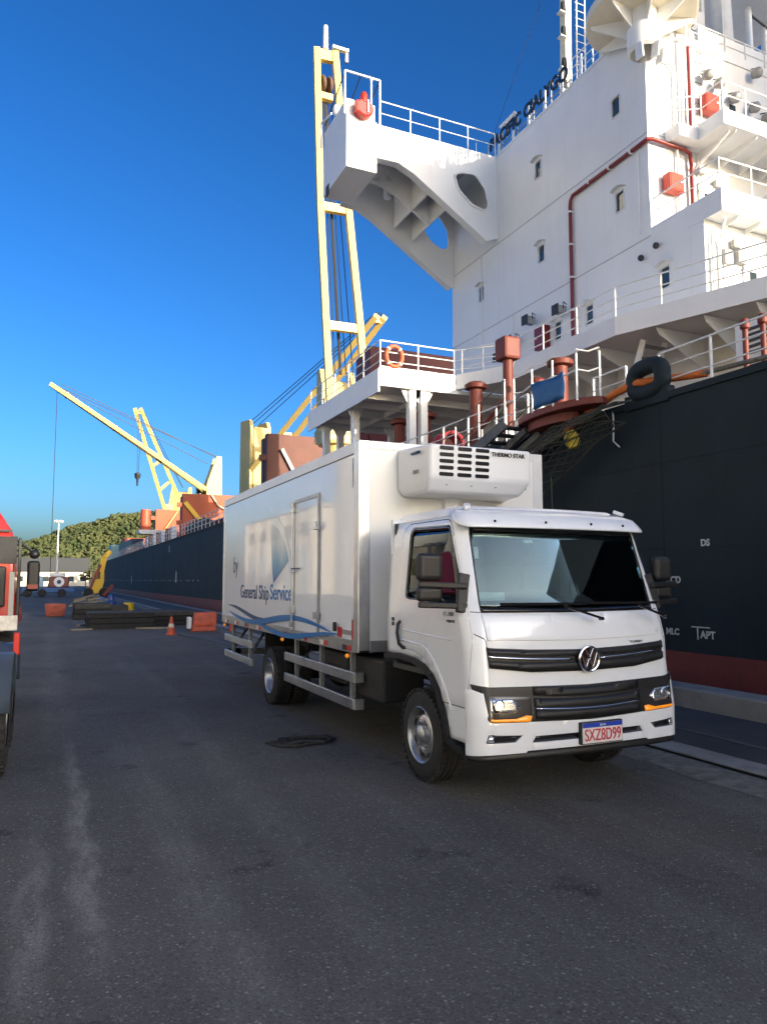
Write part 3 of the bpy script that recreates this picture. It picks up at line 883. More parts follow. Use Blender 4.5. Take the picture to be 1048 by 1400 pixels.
# ---- side deck (walkway) and lifebuoy platform
wk = MB()
plan = [(16.5, 22.5), (13.0, 22.5), (14.08, 20.6), (14.08, 15.6), (15.5, 11.9), (16.9, 8.2), (19, 8.2), (19, 14.6), (16.5, 14.6)]
wk.extrude([(x, y, 8.58) for x, y in plan], (0, 0, .1))
walk = wk.build('side_walkway', m_sup, ship)
fa = plan[1:6]
for a, b in zip(fa, fa[1:]):
    MB().beam((a[0], a[1], 8.83), (b[0], b[1], 8.83), .05, .54).build('fascia', m_sup, walk)
railing('walkway_railing', [(13.1, 22.3, 9.1), (14.1, 20.55, 9.1), (14.1, 15.6, 9.1), (15.5, 11.9, 9.1), (16.9, 8.3, 9.1)], .85, (1., .62, .28), 1.55, .024)
for y in (12.2, 13.4, 14.6, 16.6, 18.2, 19.8):
    xo = 14.15 if y > 15.6 else 14.15 + (15.6 - y) * .36
    MB().extrude([(xo + .1, y, 8.56), (16.48, y, 8.56), (16.48, y, 7.6), (16.2, y, 7.65), (xo + .2, y, 8.38)], (0, .04, 0)).build('bracket', m_sup, walk)
# lower deckhouse aft under the walkway
B(16.55, 24, 7.5, 14.6, 5.1, 8.58).build('aft_deckhouse', M('deckhouse_cream', (.66, .62, .52), .55, var=.12, vs=1.5, streak=.15), ship)
pl = MB()
pl.box(10.0, 14.0, 22.58, 30.0, 8.42, 8.55)
plat = pl.build('side_platform', m_sup, ship)
B(10.0, 13.2, 22.53, 22.58, 8.40, 9.09).build('fascia', m_sup, plat)
B(9.95, 10.0, 22.53, 30.05, 8.18, 9.0).build('fascia', m_sup, plat)
B(14.0, 16.5, 22.5, 30.0, 8.42, 8.55).build('inner_deck', m_sup, plat)
for i in range(5): B(10.05, 16.4, 23.6 + i * 1.4, 23.64 + i * 1.4, 8.18, 8.42).build('deck_beam', m_sup, plat)
B(11.9, 11.96, 22.6, 30, 8.22, 8.42).build('deck_girder', m_sup, plat)
railing('platform_railing', [(10.05, 29.95, 9.0), (10.05, 22.6, 9.05), (12.95, 22.6, 9.05), (14.5, 21.2, 9.1)], .95, (1., .6, .25), 1.35, .026)
def column(x, y, w=.26):
    o = B(x - w / 2, x + w / 2, y - w / 2, y + w / 2, 5.1, 8.42).build('column', m_sup, plat)
    MB().extrude([(x - w * 1.6, y - .03, 8.42), (x + w * 1.6, y - .03, 8.42), (x + w / 2, y - .03, 7.9), (x - w / 2, y - .03, 7.9)], (0, .06, 0)).build('column_head', m_sup, plat)
for x, y in ((11.3, 22.75), (11.75, 22.75), (10.35, 25.6), (10.35, 28.8), (11.2, 29.4), (13.2, 28.5)): column(x, y)
# deck gear under and around the platform
def vent(x, y, z0, z1, r, head):
    o = MB().cyl((x, y, z0), (x, y, z1), r, r, 14).build('vent_post', m_oxide, ship, smooth=True)
    if head == 'box': B(x - r * 1.9, x + r * 1.9, y - r * 1.9, y + r * 1.9, z1 - .05, z1 + .62).build('vent_head', m_oxide, o, bevel=.08)
    else: MB().lathe([(r, -.04), (r * 1.7, 0), (r * 1.8, .12), (r * 1.2, .2), (.001, .22)], (x, y, z1 - .02), (0, 0, 1), 14).build('vent_cap', m_oxide, o, smooth=True)
vent(12.0, 17.8, 5.1, 8.25, .15, 'box')
vent(12.6, 17.2, 5.1, 7.4, .13, 'cap'); vent(12.0, 19.6, 5.1, 7.8, .2, 'cap'); vent(12.4, 15.9, 5.1, 7.6, .2, 'cap'); vent(12.2, 23.6, 5.1, 7.7, .28, 'cap'); vent(11.5, 24.1, 5.1, 7.5, .2, 'cap'); vent(10.6, 26, 5.1, 6.4, .18, 'cap')
vent(13.4, 10.9, 5.1, 7.2, .06, 'cap'); vent(13.7, 10.7, 5.1, 7.3, .06, 'cap')
B(12.9, 14.3, 9.9, 10.5, 5.1, 6.2).build('bitt_casing', m_hull, ship, bevel=.05)
B(14.9, 14.95, 11.3, 12.4, 7.0, 7.9).build('notice_board', m_supr, ship)
for i in range(5): B(14.85, 14.9, 11.4, 12.2 - random.random() * .3, 7.12 + i * .14, 7.18 + i * .14).build('notice_line', m_ink, ship)
MB().tube([(11.5, 20.8, 5.3), (11.6, 18.5, 6.4), (11.6, 17.5, 6.9)], .07, 8).build('hydraulic_pipe', m_oxide, ship, smooth=True)
# inclined stair behind the fairlead
sr = MB()
sr.beam((14.9, 16.9, 5.2), (14.9, 15.4, 8.5), .05, .2); sr.beam((15.7, 16.9, 5.2), (15.7, 15.4, 8.5), .05, .2)
stair = sr.build('deck_stair', m_supr, ship)
for i in range(11): B(14.92, 15.68, 16.85 - i * .14 - .12, 16.85 - i * .14 + .1, 5.42 + i * .29, 5.45 + i * .29).build('tread', m_grey, stair)
# fairlead ring on the deck edge
f1 = MB()
def oval(a, w, h): return (10.02, 10.28 + w * math.copysign(abs(math.cos(a)) ** .7, math.cos(a)), 5.52 + h * math.copysign(abs(math.sin(a)) ** .7, math.sin(a)))
f1.tube([oval(2 * PI * i / 28, .36, .25) for i in range(28)], .155, 12, closed=True)
f1.build('mooring_fairlead', m_hull, ship, smooth=True)
B(9.95, 10.15, 9.75, 10.85, 5.0, 5.30).build('fairlead_base', m_hull, ship, bevel=.03)
# outside the frame aft: funnel casing, then a block added for shade
B(26, 33, 3, 8, 5.1, 27).build('funnel_casing', m_sup, ship)
B(11, 33, -27, 2.5, 5.1, 7.5).build('poop_shade_block', m_sup, ship)  # unseen deckhouse added to keep direct sun off the truck

# ---- cranes
def girder(mb, p0, p1, w, h): mb.beam(p0, p1, w, h)
def crane(base, zb, hz, hw, jl, jr, cross, tip_w, name='deck_crane', housing=True, full=False, heading=(0, -1)):
    x, y = base
    o = MB().cyl((x, y, 5.2), (x, y, zb), 1.5, 1.4, 20).build(name, m_yel, ship, smooth=True)
    hd = V3((heading[0], heading[1], 0)).normalized(); sd_ = V3((-hd.y, hd.x, 0))
    c = V3((x, y, 0))
    MB().lathe([(1.5, -.3), (1.85, -.2), (1.85, .1), (1.5, .15)], (x, y, zb), (0, 0, 1), 24).build('slew_ring', m_yel, o, smooth=True)
    if housing:
        hm_ = MB()
        for s in (-1, 1):
            a = c + sd_ * (s * hw / 2)
            pts = [a + hd * 1.3 + V3((0, 0, zb)), a - hd * 1.3 + V3((0, 0, zb)), a - hd * 1.1 + V3((0, 0, hz)), a - hd * .3 + V3((0, 0, hz)), a + hd * 1.2 + V3((0, 0, zb + (hz - zb) * .45))]
            if full: pts = [a + hd * 1.2 + V3((0, 0, zb)), a - hd * 1.2 + V3((0, 0, zb)), a - hd * 1.2 + V3((0, 0, hz)), a + hd * .9 + V3((0, 0, hz)), a + hd * 1.2 + V3((0, 0, hz - .8))]
            hm_.extrude([p - sd_ * .25 for p in pts], sd_ * .5)
        pts = [c + hd * 1.2 + V3((0, 0, zb)), c - hd * 1.2 + V3((0, 0, zb)), c - hd * 1.0 + V3((0, 0, hz - .8)), c + hd * .2 + V3((0, 0, hz - 1.2)), c + hd * 1.1 + V3((0, 0, zb + (hz - zb) * .4))]
        if full: pts = [c + hd * 1.4 + V3((0, 0, zb)), c - hd * 1.1 + V3((0, 0, zb)), c - hd * 1.1 + V3((0, 0, hz - .9)), c + hd * 1.4 + V3((0, 0, hz - .9))]
        hm_.extrude([p - sd_ * (hw / 2 - .2) for p in pts], sd_ * (hw - .4))
        hs = hm_.build('crane_housing', m_yel, o, bevel=.05)
        cb = c + hd * (1.7 if not full else .2) - sd_ * (hw / 2) * (1 if not full else -1.6)
        q = MB(); q.box(cb.x - .7, cb.x + .7, cb.y - .7, cb.y + .7, zb + 1.6, zb + 3.6); k = q.build('operator_cab', m_yel, o, bevel=.1)
        MB().box(cb.x - .73, cb.x + .5, cb.y - .73, cb.y + .5, zb + 2.4, zb + 3.3).build('cab_glass', m_pane, o)
        rl_ = MB()
        for a in range(12):
            t = 2 * PI * a / 12; rl_.cyl((x + 2.2 * math.cos(t), y + 2.2 * math.sin(t), zb), (x + 2.2 * math.cos(t), y + 2.2 * math.sin(t), zb + 1), .035, .035, 5)
        rl_.tube([(x + 2.2 * math.cos(2 * PI * a / 24), y + 2.2 * math.sin(2 * PI * a / 24), zb + 1) for a in range(24)], .035, 5, True)
        rl_.build('crane_walkway_rail', m_yel, o)
    jib = MB()
    for L in (jl, jr):
        for a, b in zip(L, L[1:]): jib.beam(a, b, .62, .9, up=(.2, 1, .1))
    j = jib.build('jib', m_yel, o, bevel=.04)
    for (fa_, i) in cross:
        def at_(L, f):
            L = [V3(p) for p in L]; tot = sum((b - a).length for a, b in zip(L, L[1:])); d = f * tot
            for a, b in zip(L, L[1:]):
                l = (b - a).length
                if d <= l: return a + (b - a) * (d / l)
                d -= l
            return L[-1]
        MB().beam(at_(jl, fa_), at_(jr, fa_), .55, i).build('jib_tie', m_yel, o)
    return o
# crane 1, jib topped up
j1l = [(22.6, 62, 17.5), (22.15, 62, 24.9), (21.5, 62, 36.3), (21.02, 62, 51.4)]
j1r = [(26.2, 62, 17.5), (25.5, 62, 25.3), (24.25, 62, 36.7), (22.85, 62, 51.6)]
c1 = crane((24.2, 64.2), 14.5, 21.6, 3.0, j1l, j1r, ((.22, .8), (.55, .8), (.985, 1.0)), 1)
hd1 = MB(); hd1.box(21.3, 22.6, 61.7, 62.3, 46.6, 47.2); hd1.build('sheave_beam', m_yel, c1)
for x in (21.65, 22.3): MB().lathe([(.001, -.12), (.7, -.12), (.75, 0), (.7, .12), (.001, .12)], (x, 62, 48.2), (1, 0, .2), 18).build('sheave', M('sheave_rust', (.16, .09, .05), .7, var=.3, vs=2), c1, smooth=True)
MB().cyl((21.9, 62, 51.6), (21.9, 62, 54), .28, .24, 10).build('jib_light', m_mast, c1, smooth=True)
B(22.6, 24.2, 61.8, 62.2, 52.0, 52.3).build('jib_light_arm', m_mast, c1); B(23.9, 24.2, 61.9, 62.1, 51.0, 52.0).build('jib_lamp', m_grey, c1)
w1 = MB()
for dx, r in ((-.35, .05), (.0, .16), (.35, .05), (.8, .05)):
    w1.tube([(21.95 + dx * .7, 62.3, 48), (24.2 + dx * 1.6, 63.6, 21)], r, 5)
w1.build('hoist_wires', m_wire, c1)
# crane 2, jib slewed aft over the ship
P2 = V3((23.7, 93, 15))
t2 = V3((31.2, 70, 29.8))
c2 = crane((23.7, 93), 11.5, 22.2, 2.6, [P2 + V3((-1.2, 0, 0)), t2 + V3((-.5, 0, 0))], [P2 + V3((1.2, .3, 0)), t2 + V3((.5, .1, 0))], ((.3, .6), (.65, .6), (.98, .7)), 1, heading=(.31, -.95), full=True)
w2 = MB()
for s in (-.9, -.3, .5): w2.tube([V3((23.7 + s, 93, 22)), t2 + V3((s * .5, 0, .4))], .05, 5)
w2.build('luffing_wires', m_wire, c2)
# crane 3, jib swung out over the quay
P3 = V3((22.6, 121, 16.4)); t3 = V3((-.9, 121, 31.4))
d3 = (t3 - P3)
c3 = crane((24, 122), 13.5, 22.0, 2.8, [P3 + V3((0, -1.1, 0)), P3 + d3 * .9 + V3((0, -.45, 0)), t3 + V3((0, -.2, 0))], [P3 + V3((0, 1.1, 0)), P3 + d3 * .9 + V3((0, .45, 0)), t3 + V3((0, .2, 0))], ((.3, .6), (.6, .6), (.9, .8)), 1, heading=(-1, 0))
w3 = MB()
for a, b in (((24.6, 121.2, 22), (0, 121, 31.2)), ((23.2, 122.6, 21), (0.2, 121, 31)), ((24.8, 122.9, 22.2), (.6, 121, 31.6))): w3.tube([a, b], .06, 5)
w3.build('luffing_wires', m_wire, c3)
MB().tube([(.1, 121, 30.8), (.15, 121, 1.2)], .05, 5).build('hoist_wire', m_wire, c3)
MB().lathe([(.001, 0), (.2, .1), (.3, .5), (.25, 1.), (.001, 1.1)], (.15, 121, .3), (0, 0, 1), 10).build('hook_block', m_dk, c3, smooth=True)
# crane 4, jib raised
P4 = V3((22.2, 152, 16.6)); t4 = V3((13.4, 137, 32.2))
c4 = crane((24, 155), 13.5, 20.8, 3.6, [P4 + V3((-1.6, .6, -.6)), t4 + V3((-.5, 0, .1))], [P4 + V3((.9, -.2, 2.0)), t4 + V3((.5, 0, .2))], ((.2, .5), (.45, .5), (.97, .7)), 1, heading=(-.5, -.85))
MB().tube([(13.6, 137, 31.6), (13.6, 137, 20.6)], .045, 5).build('hoist_wire', m_wire, c4)
MB().tube([(14.2, 137, 31.6), (13.8, 137, 20.6)], .045, 5).build('hoist_wire', m_wire, c4)
MB().lathe([(.001, -2.2), (.18, -2), (.2, -1), (.5, -.6), (.55, .1), (.001, .3)], (13.7, 137, 20.6), (0, 0, 1), 10).build('hook_block', m_dk, c4, smooth=True)
w4 = MB(); w4.tube([(24, 153, 20.6), (14, 137, 31.8)], .05, 5); w4.tube([(24.4, 154, 20.6), (14.4, 137, 32)], .05, 5); w4.build('luffing_wires', m_wire, c4)

# ---- hatches: coamings and covers stood open
def hatch(y0, y1, zc=7.6, x0=14.5, x1=33.5):
    o = B(x0, x1, y0, y1, 5.2, zc).build('hatch_coaming', m_oxide, ship)
    k = int((y1 - y0) / 2.4)
    for i in range(k): B(x0 - .3, x0 - .002, y0 + 1 + i * 2.4, y0 + 1.12 + i * 2.4, 5.3, zc - .05).build('coaming_stay', m_oxide, o)
for a, b in ((36, 57), (68, 88), (98, 117), (128, 149)): hatch(a, b)
def cover(x0, x1, y, z0, z1, mat, name='open_hatch_cover'):
    o = B(x0, x1, y, y + 1.0, z0, z1).build(name, mat, ship, bevel=.04)
    B(x0, x1, y + 1.3, y + 2.3, z0, z1 - .3).build('second_leaf', mat, o, bevel=.04)
    for z in (z0 + (z1 - z0) * .3, z0 + (z1 - z0) * .7): B(x0 - .7, x0 - .002, y + .1, y + .6, z, z + .6).build('hinge_arm', mat, o)
    return o
cover(17.95, 33, 42, 7.6, 16.6, m_oxide)
cv2 = cover(20.35, 33, 75, 7.6, 17.2, M('oxide_brown_shaded', (.13, .040, .028), .65, var=.2, vs=.6, dirt=.3, ds=.8, dcol=(.06, .025, .02), streak=.3))  # darker oxide copy, shade on this cover put into its colour
MB().beam((21.9, 74.9, 15.6), (24.2, 74.9, 11.5), .5, .35).build('hatch_jack', m_grey, cv2)
cv3 = cover(16.6, 33, 105, 7.6, 13.85, m_orange)
MB().beam((16.9, 104.9, 12.6), (19.3, 104.9, 9.8), .35, .6).build('hatch_jack', M('jack_yellow', (.80, .50, .04), .5), cv3)
MB().tube([(20.5, 104.8, 13.8), (21.5, 104.7, 12.3), (23.5, 104.7, 11.2), (26, 104.8, 10.8)], .12, 8).build('hydraulic_hose', M('hose_cream', (.75, .68, .5), .6), cv3, smooth=True)
cv4 = cover(15.5, 33, 125, 7.6, 13.3, m_orange)
MB().tube([(19, 124.8, 13.2), (17.6, 124.7, 11), (16.4, 124.7, 9), (15.9, 124.7, 7.8)], .11, 8).build('hydraulic_hose', m_yel, cv4, smooth=True)
# forecastle and small deck gear forward
fc = MB(); fc.box(13, 35, 150, 158, 5.3, 9.9); fc.build('forward_hatch_cover', m_orange, ship, bevel=.05)
B(11.2, 13, 118, 140, 6.9, 8.1).build('pontoon_stack', M('pontoon_blue', (.04, .06, .09), .5, var=.3, vs=1), ship, bevel=.05)
for i in range(9): B(11.5, 12.4, 119 + i * 2.4, 120.2 + i * 2.4, 5.4, 6.9).build('pontoon_prop', m_orange, ship)
B(11.3, 13.2, 160, 168, 5.4, 9.0).build('mooring_winch_house', M('mint_green', (.42, .62, .50), .6), ship, bevel=.3)
for i in range(7): B(10.4, 10.9, 72 + i * 3.4, 72.8 + i * 3.4, 5.4, 6.9).build('roller_rack', m_oxide if i % 2 else m_mark, ship, bevel=.03)
for i in range(3): MB().lathe([(.001, -.5), (.75, -.5), (.75, -.4), (.45, -.35), (.45, .35), (.75, .4), (.75, .5), (.001, .5)], (11.6, 62 + i * 2.2, 6.2), (0, 1, 0), 16).build('mooring_drum', m_dk, ship, smooth=True)
MB().cyl((12.5, 112, 9), (12.5, 112, 12), .7, .7, 12).build('mast_house_vent', M('vent_orange', (.75, .12, .05), .5), ship, smooth=True)
MB().box(11.5, 14.5, 110.5, 113.5, 8.4, 9.0).build('mast_house', m_mast, ship)

# ---- loose things on the ship
lb = thing('lifebuoy', 'orange lifebuoy ring hung on the white platform rail', 'lifebuoy', (10.55, 22.5, 9.47))
MB().tube([(10.55 + .30 * math.cos(2 * PI * i / 24), 22.53, 9.47 + .36 * math.sin(2 * PI * i / 24)) for i in range(24)], .075, 10, True).build('ring', m_lbuoy, lb, smooth=True)
for a in (.8, 2.4, 3.9, 5.5):
    MB().tube([(10.55 + .30 * math.cos(a + d), 22.53, 9.47 + .36 * math.sin(a + d)) for d in (-.08, 0, .08)], .083, 10).build('band', m_rw, lb, smooth=True)
# mooring rope
m_rope_o = M('rope_sleeve_orange', (.62, .16, .03), .8, var=.35, vs=10, dirt=.4, ds=8)
m_rope = M('rope_grey', (.20, .19, .16), .9, var=.5, vs=18, bump=.4, bs=60)
mr = thing('mooring_rope', 'grey mooring rope in an orange chafe sleeve led through the black fairlead', 'rope', (9.95, 10.3, 5.4))
MB().tube([(9.75, 12.35, 4.92), (9.80, 11.68, 5.16), (9.88, 10.95, 5.42), (9.98, 10.5, 5.50), (10.1, 10.3, 5.50)], .075, 10).build('sleeve', m_rope_o, mr, smooth=True)
MB().tube([(10.05, 10.32, 5.50), (10.3, 9.85, 5.48), (10.5, 9.35, 5.46)], .07, 10).build('sleeve', m_rope_o, mr, smooth=True)
MB().tube([(10.45, 9.4, 5.46), (10.8, 8.4, 5.52), (11.2, 7.0, 5.7), (11.6, 5.4, 5.9)], .045, 8).build('rope', m_rope, mr, smooth=True)
MB().tube([(9.78, 12.3, 4.93), (9.5, 14.2, 4.35), (9.35, 17, 3.5), (9.25, 21, 2.3), (9.0, 26, .9)], .05, 8).build('rope', m_rope, mr, smooth=True)
hr_ = MB().tube([(9.98, 11.2, 5.2), (9.95, 11.15, 4.9), (9.95, 11.17, 4.5), (9.9, 10.95, 4.35)], .016, 6).build('hanging_rope', m_supr, None, smooth=True)
tag(hr_, 'thin pale rope end hanging down the dark hull beside the fairlead', 'rope')
# accommodation ladder with its turntable
al = thing('accommodation_ladder', 'steel gangway ladder sloping from the red platform at the ship side down behind the truck', 'gangway', (9.4, 14, 5.2))
tb = MB()
ring = [(9.62 + .48 * math.cos(a), 12.4 + 1.35 * math.sin(a)) for a in [2 * PI * i / 20 for i in range(20)]]
tb.extrude([(x, y, 5.20) for x, y in ring], (0, 0, .15))
tb.build('turntable', m_oxide, al, bevel=.02)
tb2 = MB(); tb2.extrude([(9.62 + (x - 9.62) * .65, 12.6 + (y - 12.4) * .6, 5.02) for x, y in ring], (0, 0, .2)); tb2.build('turntable_base', m_oxide, al)
gs, ge = V3((9.45, 13.6, 5.25)), V3((9.3, 21.0, 2.9))
m_gang = M('gangway_alloy', (.13, .13, .13), .6, .3, var=.5, vs=5, dirt=.5, ds=5)
for dx in (-.38, .38):
    MB().beam(gs + V3((dx, 0, 0)), ge + V3((dx, 0, 0)), .06, .26).build('stringer', m_gang, al)
    pts = []
    for i in range(8):
        p = gs + (ge - gs) * (i / 7) + V3((dx, 0, 0))
        MB().cyl(p, p + V3((0, 0, 1.0)), .02, .02, 6).build('stanchion', m_supr, al)
        pts.append(p)
    for h in (1.0, .55):
        q = MB()
        for a, b in zip(pts, pts[1:]):
            m_ = (a + b) / 2 + V3((0, 0, h - .03)); q.tube([a + V3((0, 0, h)), m_, b + V3((0, 0, h))], .015, 5)
        q.build('hand_rope', m_rope, al)
for i in range(22):
    p = gs + (ge - gs) * ((i + .5) / 22)
    B(p.x - .36, p.x + .36, p.y - .13, p.y + .13, p.z - .02, p.z + .02).build('step', m_gang, al)
for i, (x, y) in enumerate(((9.25, 13.5), (9.16, 12.7), (9.16, 12.0), (9.28, 11.4), (9.6, 11.1))):
    MB().cyl((x, y, 5.3), (x, y, 6.25), .022, .022, 6).build('stanchion', m_supr, al)
for h in (.9, .5):
    q = MB(); L = [(9.25, 13.5), (9.16, 12.7), (9.16, 12.0), (9.28, 11.4), (9.6, 11.1)]
    for a, b in zip(L, L[1:]): q.tube([(a[0], a[1], 5.42 + h), ((a[0] + b[0]) / 2, (a[1] + b[1]) / 2, 5.36 + h), (b[0], b[1], 5.42 + h)], .017, 5)
    q.build('hand_rope', m_supr, al)
u1 = MB()
for i in range(3): u1.beam((9.5 + i * .15, 13.4 - i * .3, 5.1 - i * .1), (9.3 + i * .1, 18.5, 3.0 - i * .2), .09, .14)
u1.build('under_frame', m_gang, al)
tp = MB()
nx, ny = 10, 6
tv = []
for j in range(ny):
    for i in range(nx):
        y = 12.62 - i * .115
        tv.append((9.10 + .03 * math.sin(i * 1.3 + j) + (.02 if j == 0 else 0), y, 5.36 + j * .105 + .03 * math.sin(i * .9) * (j == ny - 1)))
tp.add(tv, [(j * nx + i, j * nx + i + 1, (j + 1) * nx + i + 1, (j + 1) * nx + i) for j in range(ny - 1) for i in range(nx - 1)])
tag(tp.build('tarpaulin', M('tarp_blue', (.012, .10, .28), .55, var=.25, vs=6, bump=.1, bs=12), None, smooth=True, solid=.012), 'blue tarpaulin tied to the ropes of the red gangway platform', 'tarpaulin')
# safety net under the ladder
nm = MB()
G = {}
for i in range(23):
    for j in range(13):
        u_, v_ = i / 22, j / 12
        y = 10.4 + u_ * 8.6
        zt = 5.15 - max(0, y - 12.5) * .33
        z = zt - v_ * (.5 + 1.1 * math.sin(PI * min(1, u_ * 1.1)) * (.6 + .4 * math.sin(u_ * 5)))
        G[i, j] = (9.75 - .75 * math.sin(PI * v_ * .9) + random.uniform(-.04, .04), y + random.uniform(-.05, .05), z + random.uniform(-.04, .04))
for i in range(23):
    for j in range(13):
        if i < 22 and j < 12:
            nm.tube([G[i, j], G[i + 1, j + 1]], .011, 4); nm.tube([G[i + 1, j], G[i, j + 1]], .011, 4)
    nm.tube([G[i, j] for j in range(13)], .008, 4)
nm.tube([G[i, 0] for i in range(23)], .02, 5); nm.tube([G[i, 12] for i in range(23)], .02, 5)
tag(nm.build('safety_net', M('net_dark', (.05, .05, .042), .9), None), 'dark safety net slung beneath the gangway against the hull', 'net')
MB_ = MB().lathe([(.001, -.2), (.09, -.18), (.15, -.05), (.15, .08), (.09, .18), (.001, .2)], (9.3, 11.6, 4.55), (0, .25, 1), 16)
fb = MB_.build('float', M('float_yellow', (.62, .46, .03), .55, var=.3, vs=8), None, smooth=True)
tag(fb, 'yellow float caught in the dark net below the gangway', 'float')
# crew kit heap beside the ladder: red and white coil
cl = MB()
for k in range(6): cl.tube([(10.6 + (.34 + .04 * (k % 2)) * math.cos(2 * PI * i / 18), 18.6 + .1 * k, 5.75 + .36 * math.sin(2 * PI * i / 18)) for i in range(18)], .055, 6, True)
tag(cl.build('fire_hose_coil', M('hose_red', (.42, .03, .04), .7, var=.6, vs=9), None, smooth=True), 'red coiled hose on deck behind the refrigeration unit', 'hose')

# ---- more fittings on the aft faces and the bridge roof
def wdoor(x, y, z0, face='y'):
    o = B(x - .36, x + .36, y - .05, y + .02, z0, z0 + 1.85).build('weather_door', m_sup, ship, bevel=.05)
    B(x - .14, x + .14, y - .07, y - .045, z0 + 1.2, z0 + 1.5).build('door_port', m_pane, o, bevel=.03)
    for z in (.3, .9, 1.5): B(x - .40, x - .30, y - .08, y - .04, z0 + z, z0 + z + .08).build('door_dog', m_grey, o)
wdoor(18.9, 16.58, 12.7); wdoor(20.2, 16.58, 16.1); wdoor(18.3, 14.58, 9.2)
for x, z0, z1 in ((18.55, 12.7, 15.4), (19.6, 12.7, 15.4), (19.8, 16.1, 19.1), (17.2, 9.2, 11.9)):
    yy_ = 16.55 if z0 > 12 else 14.55
    MB().tube([(x, yy_, z0), (x, yy_, z1)], .025, 6).build('conduit', m_supr, ship, smooth=True)
for x, z in ((19.3, 14.6), (18.6, 14.9), (17.6, 11.4), (20.9, 16.9), (22.2, 17.0)):
    yy_ = 16.58 if z > 12 else 14.58
    o = B(x - .14, x + .14, yy_ - .16, yy_, z - .12, z + .12).build('junction_box', m_grey, ship, bevel=.02)
    B(x - .10, x + .10, yy_ - .172, yy_ - .16, z - .08, z + .08).build('box_lid', m_frame, o)
B(19.0, 19.9, 14.3, 14.9, 12.62, 13.2).build('air_conditioner', m_frame, ship, bevel=.03)
B(20.4, 21.5, 14.6, 15.4, 12.62, 13.4).build('deck_locker', m_grey, ship, bevel=.03)
for i in range(6): MB().extrude([(17.2 + i * .9, 14.02, 11.98), (17.2 + i * .9, 16.55, 11.98), (17.2 + i * .9, 16.55, 11.6), (17.2 + i * .9, 14.1, 11.88)], (.03, 0, 0)).build('bracket', m_sup, b1)
for i in range(5): MB().extrude([(18.6 + i * .9, 15.1, 15.54), (18.6 + i * .9, 16.55, 15.54), (18.6 + i * .9, 16.55, 15.2), (18.6 + i * .9, 15.15, 15.44)], (.03, 0, 0)).build('bracket', m_sup, b2)
# aerials, dome, searchlights on the bridge roof
for x, y, h in ((19.3, 18.2, 3.2), (19.9, 18.0, 4.4), (21.7, 18.0, 3.6), (23.4, 17.6, 2.8), (17.9, 24.5, 2.4), (18.4, 23.2, 3.0)):
    MB().cyl((x, y, 19.4), (x, y, 19.4 + h), .035, .02, 6).build('aerial', m_supr, ship, smooth=True)
for x, y, z, r in ((19.6, 17.7, 20.6, .24), (23.1, 17.8, 20.9, .3)):
    o = MB().sphere((x, y, z), r, 16, 1.15).build('satellite_dome', m_supr, ship, smooth=True)
    MB().cyl((x, y, 19.4), (x, y, z - r * .8), .06, .06, 8).build('dome_post', m_supr, o, smooth=True)
for x in (17.3, 18.0, 18.8):
    o = MB().lathe([(.001, -.14), (.15, -.12), (.17, .1), (.15, .16), (.001, .16)], (x, 16.9, 20.35), (-.2, -1, -.2), 14).build('searchlight', m_grey, ship, smooth=True)
    MB().cyl((x, 16.9, 19.4), (x, 16.9, 20.2), .035, .035, 6).build('searchlight_post', m_supr, o)
# signal stays
sg = MB(); sg.tube([(17.5, 21.6, 27.5), (24.5, 19.5, 25.2)], .012, 4); sg.tube([(17.5, 21.6, 27), (16.7, 26.8, 19.6)], .012, 4); sg.build('signal_stay', m_wire, ship)
# deck clutter between the gangway and the platform
for i in range(9):
    x, y = 11.0 + random.random() * 2.6, 14.2 + random.random() * 7.5
    o = MB().cyl((x, y, 5.1), (x, y, 5.1 + random.uniform(.5, 1.3)), .10, .10, 10).build('air_pipe', random.choice((m_oxide, m_supr, m_oxide)), ship, smooth=True)
for i in range(5):
    x, y = 11.2 + random.random() * 2.2, 13.6 + i * 1.6
    B(x - .3, x + .3, y - .25, y + .25, 5.1, 5.5 + random.random() * .5).build('deck_box', random.choice((m_oxide, m_grey, m_dk)), ship, bevel=.03)
railing('deck_railing', [(10.12, 14.2, 5.16), (10.12, 22.4, 5.16)], 1.0, step=1.3, r=.02)
# ------------------------------------------------------------------ the refrigerated truck
truck = thing('refrigerated_truck', 'white refrigerated box truck with black grille parked on the asphalt beside the ship', 'truck', (4.15, 8.5, 0))
def interp(z, tab):
    if z <= tab[0][0]: return tab[0][1]
    for (a, va), (b, vb) in zip(tab, tab[1:]):
        if z <= b: return va + (vb - va) * (z - a) / (b - a)
    return tab[-1][1]
TUM = [(0, 0), (1.5, 0), (2.2, .05), (2.36, .085), (2.45, .19)]
YF = [(0, 5.02), (.72, 5.01), (.9, 5.04), (1.3, 5.08), (1.48, 5.13), (1.58, 5.18), (2.25, 5.38), (2.36, 5.44), (2.45, 5.55)]
YR = 6.74
def cabS(t, z, off=0.):
    q = interp(z, TUM); x0 = 3.08 + q; x1 = 5.18 - q; yf = interp(z, YF); r = .15; b = .06
    yc = yf + b + r
    m = t if t <= 2.5 else 5 - t
    if m <= 1:
        x, y, nx, ny = x0, YR + (yc - YR) * m, -1, 0
    elif m <= 2:
        a = (m - 1) * PI / 2
        x, y, nx, ny = x0 + r - r * math.cos(a), yc - r * math.sin(a), -math.cos(a), -math.sin(a)
    else:
        s = (m - 2) / .5; xm = (x0 + x1) / 2
        x, y, nx, ny = x0 + r + (xm - x0 - r) * s, yf + b * (1 - s) ** 2, 0, -1
    if t > 2.5: x = x0 + x1 - x; nx = -nx
    return (x + nx * off, y + ny * off, z)
def Yt(y, z): # side position as t
    yc = interp(z, YF) + .21
    return (YR - y) / (YR - yc)
